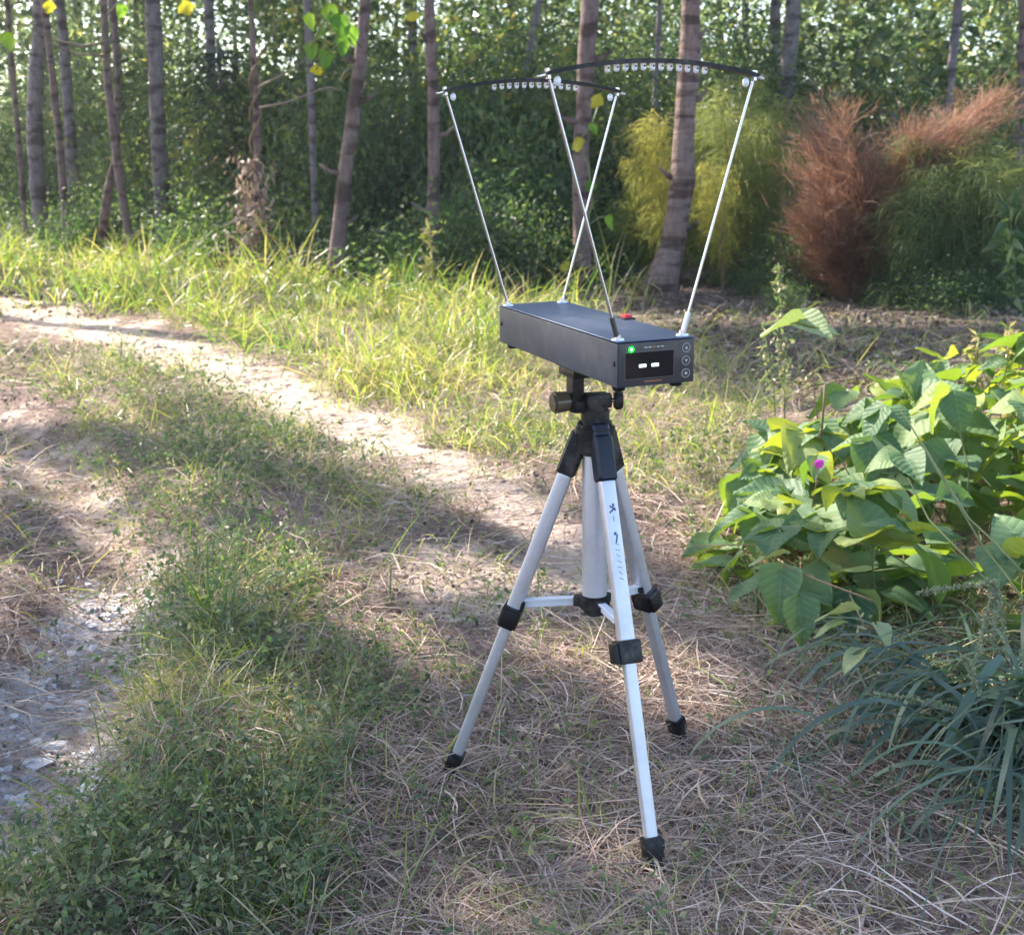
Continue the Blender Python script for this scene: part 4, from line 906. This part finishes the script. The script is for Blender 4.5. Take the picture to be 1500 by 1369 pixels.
def seedspike(p0, p1, p2, r=.003):
    P = [Vector(p0), Vector(p1), Vector(p2)]
    n_ = 60; s = np.linspace(0, 1, n_)[:, None]; A, B, D = [np.array(tuple(q - cl.location)) for q in P]
    cv = (1 - s) ** 2 * A + 2 * s * (1 - s) * B + s * s * D
    v, t = tubeVT(cv[::6], .0014, 5)
    v2, t2, a2 = leaves(np.repeat(cv, 3, 0), rng.uniform(.005, .009, n_ * 3), upb=.2, aspect=.5, tint=rng.uniform(.8, 1, n_ * 3))
    v, t, a = cat([(v, t, np.full(len(v), .9)), (v2, t2, a2)]); link('seed_spike', meshfast('seed_spike', v, t, M_BLUE, a), cl)
hub = (1456, 853)
for e, m_ in [((1425, 980), (1445, 900)), ((1455, 935), (1458, 900)), ((1475, 965), (1470, 900)), ((1345, 868), (1400, 858))]:
    seedspike(ray(*hub, 1.6), ray(*m_, 1.58), ray(*e, 1.57))
for a_, m_, e in [((1410, 960), (1425, 980), (1430, 1012)), ((1370, 1085), (1350, 1120), (1330, 1170)), ((1400, 1040), (1340, 1020), (1280, 1018))]:
    seedspike(ray(*a_, 1.55), ray(*m_, 1.54), ray(*e, 1.53))
for i, (px, L) in enumerate([((1200, 1100), .13), ((1350, 1240), .15), ((1150, 1150), .11), ((1000, 1330), .1)]):
    p = at(*px); tuft(['flattened dark green tuft in the straw left of the blue-green clump', 'sprawling tuft in front of the blue-green clump', 'short tuft midway between rear tripod foot and the blue-green clump', 'short bent tuft at the front tripod foot'][i], p.x, p.y, 26, L, .003, M_BLUE, .03, (.2, 1.1), (.6, 1.8), tint=(0, .95), k=4)
for i in range(5):
    p = at(1090 + i * 26, 1000 + i * 20)
# long thin arching blades over the vine
for a_, m_, e in [((1500, 840), (1420, 760), (1345, 640)), ((1500, 880), (1440, 800), (1320, 600)), ((1480, 890), (1360, 760), (1330, 700))]:
    P = [ray(*a_, 1.8), ray(*m_, 1.95), ray(*e, 2.1)]; stemobj(cl, [P[0], (P[0] + P[1]) / 2 + Vector((0, 0, .004)), P[1], P[2]], .0022, M_STEM, 'long_stem')

# ------------------------------------------------------------ tripod
SC = 1.25
TX, TY = .0866 * SC, 1.1935 * SC
M_ALU = plain('anodised_aluminium', (.64, .64, .70), .46, .8, noise_amt=.03, nscale=8)
M_BLK = plain('black_plastic', (.006, .006, .008), .45, 0, .35, .2, 40, bump=.15)
M_BLKB = plain('dark_blue_black_plastic', (.008, .011, .024), .4, 0, .4, .2, 40, bump=.1)
M_WHITE = plain('pale_grey_plastic', (.62, .64, .70), .4, 0, .5, .04)
M_SMOKE = plain('smoky_brown_plastic', (.12, .09, .06), .22, 0, .6, .4, 25)
M_CHROME = plain('chrome', (.62, .62, .62), .25, 1, noise_amt=.05)
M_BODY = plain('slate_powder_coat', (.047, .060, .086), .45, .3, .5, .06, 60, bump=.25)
M_LID = plain('sky_lit_lid_coat', (.13, .16, .24), .40, .5, .5, .05, 60, bump=.25)  # paler and bluer than the body: sky reflection painted into the lid colour
M_PANEL = plain('dark_panel_film', (.045, .043, .045), .35, 0, .5, .1)
M_RING = plain('grey_print', (.45, .45, .43), .6)
M_ORANGE = plain('orange_print', (.5, .16, .05), .6)
M_SCREEN = plain('black_glass', (.006, .008, .01), .08, 0, .6, .1)
M_LED = plain('clear_led_lens', (.85, .86, .9), .12, 0, .8, .03)
M_LEDCORE = plain('dark_led_core', (.05, .05, .05), .4)
M_GREENLED = emis('green_led_glow', (.0, .9, .012), 5)
M_LEDHOT = emis('white_hot_led', (.7, 1, .8), 2)
M_DIGIT = emis('white_display_segment', (.8, .95, 1), .8)
M_RED = plain('red_plastic', (.6, .03, .05), .4)
M_INK = plain('navy_ink', (.08, .11, .24), .6); M_INKG = plain('faded_grey_ink', (.30, .36, .42), .6)
for m_ in (M_BODY, M_LID, M_PANEL): dusty(m_, .22)
for m_ in (M_ALU, M_BLK): dusty(m_, .30)
class MB:
    def __init__(s): s.bm = bmesh.new()
    def box(s, c, d, R=None, bev=0.0, seg=2):
        b2 = bmesh.new(); bmesh.ops.create_cube(b2, size=1)
        for v in b2.verts: v.co = Vector((v.co.x * d[0], v.co.y * d[1], v.co.z * d[2]))
        if bev: bmesh.ops.bevel(b2, geom=b2.edges[:] , offset=bev, segments=seg, affect='EDGES', profile=.7)
        M = Matrix.Translation(Vector(c)) @ (R.to_4x4() if R is not None else Matrix.Identity(4))
        b2.transform(M); s._add(b2); return s
    def _add(s, b2):
        me = bpy.data.meshes.new('tmp'); b2.to_mesh(me); b2.free(); s.bm.from_mesh(me); bpy.data.meshes.remove(me)
    def cyl(s, p0, p1, r0, r1=None, n=24, bev=0.0):
        p0 = Vector(p0); p1 = Vector(p1); r1 = r0 if r1 is None else r1
        b2 = bmesh.new(); bmesh.ops.create_cone(b2, cap_ends=True, segments=n, radius1=r0, radius2=r1, depth=(p1 - p0).length)
        if bev: bmesh.ops.bevel(b2, geom=[e for e in b2.edges if abs(e.verts[0].co.z - e.verts[1].co.z) < 1e-7], offset=bev, segments=2, affect='EDGES')
        q = (p1 - p0).to_track_quat('Z', 'Y'); b2.transform(Matrix.Translation((p0 + p1) / 2) @ q.to_matrix().to_4x4()); s._add(b2); return s
    def sph(s, c, r, sc=(1, 1, 1), R=None):
        b2 = bmesh.new(); bmesh.ops.create_uvsphere(b2, u_segments=20, v_segments=12, radius=r)
        b2.transform(Matrix.Translation(Vector(c)) @ (R.to_4x4() if R is not None else Matrix.Identity(4)) @ Matrix.Diagonal((*sc, 1))); s._add(b2); return s
    def build(s, name, mat, parent, smooth=True, mats=None):
        me = bpy.data.meshes.new(name); s.bm.to_mesh(me); s.bm.free(); me.materials.append(mat)
        if smooth:
            me.polygons.foreach_set('use_smooth', [True] * len(me.polygons)); me.update()
            try: me.set_sharp_from_angle(angle=math.radians(35))
            except Exception: pass
        return link(name, me, parent)
tri = thing('tripod', 'silver aluminium camera tripod with black joints standing on the straw', 'tripod', (TX, TY, 0))
def T_(v): return Vector(v) - Vector((TX, TY, 0))
feet = [(-.096, 1.538), (.170, 1.292), (.251, 1.645)]
zpx = lambda py: ray(868, py, TY).z
Z_J = zpx(640)      # leg pivot height
for k_, (fx, fy) in enumerate(feet):
    dirv = Vector((fx - TX, fy - TY, 0)).normalized(); side = Vector((-dirv.y, dirv.x, 0))
    top_ = Vector((0, 0, Z_J)) + dirv * .020
    foot = Vector((fx - TX, fy - TY, gz(fx, fy) + .002))
    ax = (foot - top_).normalized(); LL = (foot - top_).length
    at_ = lambda f: top_ + ax * (LL * f)
    lock = .50
    leg = link('leg', None, tri); leg.location = (0, 0, 0)
    Rl = Matrix((side, ax.cross(side), ax)).transposed()
    # upper joint casing
    j = MB().box(at_(.045), (.0255, .026, .060), Rl, .008, 3); j.box(at_(-.005) - dirv * .004, (.024, .026, .035), Rl, .008, 3); j.build('leg_joint', M_BLKB if k_ == 1 else M_BLK, leg)
    MB().box(at_((lock + .09) / 2), (.0205, .0200, LL * (lock - .09)), Rl, .0085, 4).build('upper_tube', M_ALU, leg)
    MB().box(at_((lock + .94) / 2), (.0160, .0155, LL * (.94 - lock)), Rl, .0065, 4).build('lower_tube', M_ALU, leg)
    lk = MB().box(at_(lock), (.030, .027, .030), Rl, .004, 2); lk.build('clamp_collar', M_BLK, leg)
    sd = 1 if k_ == 0 else -1
    MB().box(at_(lock + .002) + ax.cross(side) * .0 + side * (.017 * sd) , (.008, .022, .026), Rl, .003, 2).build('clamp_lever', M_BLK, leg)
    ft = MB().box(at_(.945), (.023, .021, .026), Rl, .004, 2); ft.cyl(at_(.955), at_(.995), .010, .012, 16, .001); ft.sph(at_(.998), .0135, (1, 1, .8)); ft.box(at_(.94) + side * .011, (.008, .014, .012), Rl, .002)
    ft.build('rubber_foot', M_BLK, leg)
    if k_ == 1:
        for ii, (f, sx, ln, w, rot, mt) in enumerate([(.165, .2, .010, .0022, .9, M_INK), (.170, -.1, .010, .0022, -.9, M_INK), (.158, .5, .004, .003, 0, M_INK), (.19, .0, .007, .0014, 0, M_INKG), (.225, -.1, .004, .0034, 0, M_INK), (.237, .3, .011, .0020, -.25, M_INK)] + [(.25 + .0135 * q_, .15, .0062, .0013, 1.1 + .3 * math.sin(q_ * 2.1), M_INKG) for q_ in range(7)]):
            n_out = (Vector((0, 0, 0)) - 0 * ax); out = ax.cross(side); 
            if out.y > 0: out = -out
            c_ = at_(f) + out * .0101 + side * (.003 * sx * (1 if side.x > 0 else -1))
            MB().box(c_, (w, .0003, ln), Rl @ Matrix.Rotation(rot, 3, 'Y')).build('printed_mark', mt, leg)
    # spreader arm
    cz = ray(872, 880, TY).z
    c0 = Vector((0, 0, cz)) + dirv * .018
    tgt = at_(lock - .035 if k_ != 1 else lock - .055) - dirv * .008
    dd = (tgt - c0); Ra = Matrix((dd.normalized().cross(Vector((0, 0, 1))).normalized(), dd.normalized().cross(dd.normalized().cross(Vector((0, 0, 1))).normalized()), dd.normalized())).transposed()
    arm = MB().box((c0 + tgt) / 2, (.0035, .012, dd.length), Ra, .001); arm.box((c0 + tgt) / 2 + Vector((0, 0, .005)), (.011, .002, dd.length * .98), Ra, .0006)
    arm.build('spreader_arm', M_WHITE, tri)
    MB().cyl(tgt - side * .009, tgt + side * .009, .006, n=14, bev=.001).build('spreader_hinge', M_BLK, tri)
MB().cyl((0, 0, ray(872, 872, TY).z), (0, 0, Z_J), .0165, n=28).build('centre_column', M_ALU, tri)
h = MB(); zc_ = ray(872, 880, TY).z; h.cyl((0, 0, zc_ - .010), (0, 0, zc_ + .010), .021, n=24, bev=.003)
for fx, fy in feet:
    dv = Vector((fx - TX, fy - TY, 0)).normalized(); h.box(Vector((0, 0, zc_)) + dv * .021, (.014, .014, .013), Matrix.Rotation(math.atan2(dv.y, dv.x), 3, 'Z'), .002)
h.cyl((0, 0, zc_ - .018), (0, 0, zc_ - .008), .014, n=20, bev=.002)
h.build('spreader_hub', M_BLK, tri)
h = MB(); h.cyl((0, 0, Z_J - .022), (0, 0, Z_J + .018), .024, .026, 24, .004); h.cyl((0, 0, Z_J + .014), (0, 0, zpx(598)), .0185, n=24, bev=.002)
h.build('shoulder_hub', M_BLK, tri)
hd = MB(); hd.cyl((0, 0, zpx(606)), (0, 0, zpx(592)), .0155, n=24, bev=.001); hd.box((.001, 0, zpx(586)), (.034, .03, .018), Matrix.Rotation(.3, 3, 'Z'), .004)
hd.cyl((-.024, 0, zpx(586)), (.020, 0, zpx(586)), .0095, n=20, bev=.001)
hd.build('pan_head', M_BLK, tri)
MB().cyl((.020, -.002, zpx(586)), (.024, -.002, zpx(586)), .003, n=10).build('knob_shaft', M_CHROME, tri)
kb = MB(); kb.cyl((.0235, -.002, zpx(586)), (.035, -.002, zpx(586)), .0125, n=12, bev=.002); kb.build('tilt_knob', M_BLK, tri)
br = MB(); br.box((-.026, 0, (zpx(602) + zpx(535)) / 2), (.016, .024, zpx(535) - zpx(602)), Matrix.Rotation(.3, 3, 'Z'), .002); br.box((-.018, 0, zpx(594)), (.026, .024, .016), Matrix.Rotation(.3, 3, 'Z'), .004)
br.build('tilt_bracket', M_BLK, tri)
sm_ = MB(); sm_.cyl((-.056, -.012, zpx(587)), (-.034, -.004, zpx(586)), .0145, .0125, 20, .003); sm_.build('pan_knob', M_SMOKE, tri)

# ------------------------------------------------------------ chronograph
yaw, dpit, drol = .3642, .0226, .0112
ex = Vector((math.cos(yaw), math.sin(yaw), drol)).normalized()
ey = Vector((-math.sin(yaw), math.cos(yaw), dpit)); ey = (ey - ex * ey.dot(ex)).normalized(); ez = ex.cross(ey)
L_, W_, H_ = .3 * SC, .0778 * SC, .0415 * SC
Cc = Vector((TX, TY, .5272 * SC)) + ex * (-.0081 * SC) + ey * (.0038 * SC)
chrono = thing('chronograph', 'slate grey projectile speed chronograph with two rod-held light arches, mounted on the tripod', 'chronograph')
chrono.matrix_world = Matrix.Translation(Cc) @ Matrix((ex, ey, ez)).transposed().to_4x4()
# platform of the tripod, tilted with the box
pf = MB(); Rp = Matrix((ex, ey, ez)).transposed()
pf.box(Cc - Vector((TX, TY, 0)) - ez * (H_ + .007) + ey * .01, (.05, .07, .010), Rp, .003); pf.box(Cc - Vector((TX, TY, 0)) - ez * (H_ + .016) + ey * .01 - ex * .008, (.034, .048, .012), Rp, .004)
pf.build('platform', M_BLK, tri)
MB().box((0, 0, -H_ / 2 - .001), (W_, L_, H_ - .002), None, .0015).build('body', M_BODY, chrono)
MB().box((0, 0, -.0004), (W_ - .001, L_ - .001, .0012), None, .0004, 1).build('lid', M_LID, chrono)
yf = -L_ / 2
MB().box((0, yf - .0005, -H_ / 2 - .0005), (W_ - .003, .002, H_ - .0045), None, .0006).build('front_panel', M_PANEL, chrono)
sx, sz = -.0092, -H_ / 2 + .000
MB().box((sx, yf - .0017, sz - .0015), (.062, .0006, .031), None, .0002, 1).build('screen_frame', M_RING, chrono).data.materials[0] = plain('bezel_line', (.12, .11, .10), .5)
scr = MB().box((sx, yf - .0021, sz - .0015), (.0605, .0006, .0295), None, .0002, 1).build('screen', M_SCREEN, chrono)
for q_ in (-.008, .0078):
    MB().box((sx - .001 + q_, yf - .0026, sz - .0022), (.0088, .0004, .0034), None, .0001, 1).build('display_dash', M_DIGIT, scr)
MB().sph((-W_ / 2 + .0165, yf - .0015, -.0088), .0029).build('power_light', M_GREENLED, chrono)
MB().sph((-W_ / 2 + .0165 - .42 * .0022, yf - .0015 - .9 * .0022, -.0086), .0012).build('light_core', M_LEDHOT, chrono)
for i in range(5):
    MB().box((-.014 + i * .0052, yf - .0017, -.0078), (.0036, .0004, .0013)).build('printed_mark', M_ORANGE if i == 2 else M_RING, chrono)
MB().box((-.004, yf - .0017, -H_ + .0055), (.022, .0004, .0009)).build('printed_mark', M_ORANGE, chrono)
def ringmesh(c, r, w, n=28):
    V = []; T = []
    for i in range(n):
        a = i * 2 * PI / n
        for rr, yy in ((r - w, 0), (r, 0), (r, -.0005), (r - w, -.0005)): V.append((c[0] + math.cos(a) * rr, c[1] + yy, c[2] + math.sin(a) * rr))
    for i in range(n):
        for j in range(4):
            a = i * 4 + j; b_ = i * 4 + (j + 1) % 4; T.append((a, b_, ((i + 1) % n) * 4 + (j + 1) % 4, ((i + 1) % n) * 4 + j))
    return meshfast('button_ring', np.array(V), np.array(T), M_RING, smooth=False)
for i, zz in enumerate((-.0115, -.0262, -.0408)):
    c_ = (W_ / 2 - .0115, yf - .0016, zz)
    bt = MB().cyl((c_[0], c_[1] + .001, zz), (c_[0], c_[1] - .0006, zz), .0050, n=28, bev=.0003).build('button', M_PANEL, chrono)
    link('button_ring', ringmesh((c_[0], c_[1] - .0002, zz), .0052, .0006), bt)
    if i < 2:
        s_ = 1 if i == 0 else -1; bm = bmesh.new()
        vs = [bm.verts.new((c_[0] + a_ * .0021, c_[1] - .0009 - yy, zz + b_ * .0021 * s_)) for yy in (0, .0003) for a_, b_ in ((-1, -.7), (1, -.7), (0, 1))]
        bm.faces.new(vs[:3]); bm.faces.new(vs[3:]); 
        for q_ in range(3): bm.faces.new((vs[q_], vs[(q_ + 1) % 3], vs[3 + (q_ + 1) % 3], vs[3 + q_]))
        bmesh.ops.recalc_face_normals(bm, faces=bm.faces[:])
        me = bpy.data.meshes.new('arrow_mark'); bm.to_mesh(me); bm.free(); me.materials.append(M_RING); link('arrow_mark', me, bt)
    else: MB().cyl((c_[0], c_[1] - .0006, zz), (c_[0], c_[1] - .0012, zz), .0018, n=16).build('dot_mark', M_RING, bt)
for a_, b_ in ((-1, -1), (1, -1), (-1, 1), (1, 1)):
    MB().cyl((a_ * (W_ / 2 - .012), b_ * (L_ / 2 - .02), -H_ - .007), (a_ * (W_ / 2 - .012), b_ * (L_ / 2 - .02), -H_), .007, .0085, 18, .001).build('rubber_foot', M_BLK, chrono)
for yy in (-L_ / 2 + .008, L_ / 2 - .008):
    MB().cyl((-W_ / 2 - .0012, yy, -H_ / 2), (-W_ / 2 + .002, yy, -H_ / 2), .003, n=14, bev=.0005).build('side_screw', M_BLK, chrono)
MB().box((W_ / 2 - .003, -.02 , .003), (.010, .014, .005), None, .0015).build('red_switch', M_RED, chrono)
MB().box((W_ / 2 - .004, -.02, .0008), (.016, .024, .0022), None, .0006).build('switch_base', M_BLK, chrono)
bi, bs, A_, Ha, Hp = .0119 * SC, .0327 * SC, .0986 * SC, .224 * SC, .2354 * SC
for e_, yy in enumerate((-(L_ / 2 - bi), L_ / 2 - bi)):
    for s_ in (-1, 1):
        b0 = Vector((s_ * bs, yy, 0)); t0 = Vector((s_ * A_, yy, Ha)); u = (t0 - b0).normalized()
        rod = MB().cyl(b0, t0 - u * .003, .0017, n=14).build('rod', M_CHROME, chrono)
        MB().cyl(b0 - Vector((0, 0, .0005)), b0 + Vector((0, 0, .0022)), .0078, .0070, 20, .0006).build('washer', M_CHROME, rod)
        MB().cyl(b0 + Vector((0, 0, .002)), b0 + Vector((0, 0, .006)), .0040, .0036, 6).build('nut', M_CHROME, rod)
        if e_ == 0: MB().cyl(b0 + u * .004, b0 + u * .027, .0032, n=14, bev=.0004).build('sleeve', plain('sleeve_tone', (.10, .10, .10) if s_ < 0 else (.7, .72, .74), .3, .6), rod)
    # arch strip: curved flat bar
    n_ = 36; V = []; T = []
    xe = A_ + .004; sag = Hp - Ha
    for i in range(n_ + 1):
        s_ = -1 + 2 * i / n_; X = s_ * xe; Zc = Ha + .003 + sag * (1 - s_ * s_) ; sl_ = -2 * sag * s_ / xe; nl = Vector((-sl_, 0, 1)).normalized()
        th = .0045 * (1 if abs(s_) < .96 else .6)
        for hy, hn in ((-.006, -th / 2), (.006, -th / 2), (.006, th / 2), (-.006, th / 2)):
            V.append((X + nl.x * hn, yy + hy, Zc + nl.z * hn))
    for i in range(n_):
        for j in range(4): a = i * 4 + j; b_ = i * 4 + (j + 1) % 4; T.append((a, a + 4, b_ + 4, b_))
    T.append((0, 1, 2, 3)); T.append((n_ * 4 + 3, n_ * 4 + 2, n_ * 4 + 1, n_ * 4))
    arch = link('light_arch', meshfast('light_arch', np.array(V), np.array(T), M_BLK), chrono)
    for i in range(12):
        s_ = (-.50 + 1.0 * i / 11) * .92 + .02; X = s_ * xe; Zc = Ha + .003 + sag * (1 - s_ * s_)
        led = MB().cyl((X, yy, Zc - .0022), (X, yy, Zc - .0072), .0031, .0029, 14, .0003).sph((X, yy, Zc - .0072), .0030).build('led', M_LED, arch)
        MB().cyl((X, yy - .0034, Zc - .0054), (X, yy - .0028, Zc - .0052), .0011, n=10).build('led_core', M_LEDCORE, led)
    for s_ in (-1, 1):
        Xs = s_ * (A_ - .010); MB().sph((Xs, yy, Ha - .004), .0045, (.85, .85, 1.15)).build('end_lamp', M_LED, arch)
        MB().cyl((s_ * A_, yy, Ha - .002), (s_ * (A_ + .0015), yy, Ha + .0085), .0034, .0030, 6).build('end_nut', M_CHROME, arch)
        MB().box((s_ * (A_ + .006), yy, Ha + .0015), (.012, .007, .0025), Matrix.Rotation(s_ * .25, 3, 'Y'), .0008).build('end_tab', M_CHROME if s_ < 0 else M_WHITE, arch)

# ------------------------------------------------------------ haze
bm = bmesh.new(); bmesh.ops.create_cube(bm, size=1)
me = bpy.data.meshes.new('haze'); 
for v in bm.verts: v.co = Vector((v.co.x * 190, v.co.y * 260 + 20, v.co.z * 12.5 + 4.75))
bm.to_mesh(me); bm.free()
hm = bpy.data.materials.new('pale_haze'); hm.use_nodes = True; t = hm.node_tree
for n_ in list(t.nodes):
    if n_.type != 'OUTPUT_MATERIAL': t.nodes.remove(n_)
pv = t.nodes.new('ShaderNodeVolumePrincipled'); pv.inputs['Color'].default_value = (.9, .93, 1, 1); pv.inputs['Density'].default_value = .0011; pv.inputs['Anisotropy'].default_value = .3
t.links.new(pv.outputs[0], t.nodes['Material Output'].inputs['Volume'])
me.materials.append(hm); link('haze', me, kind='stuff', label='thin bright haze in the wood')
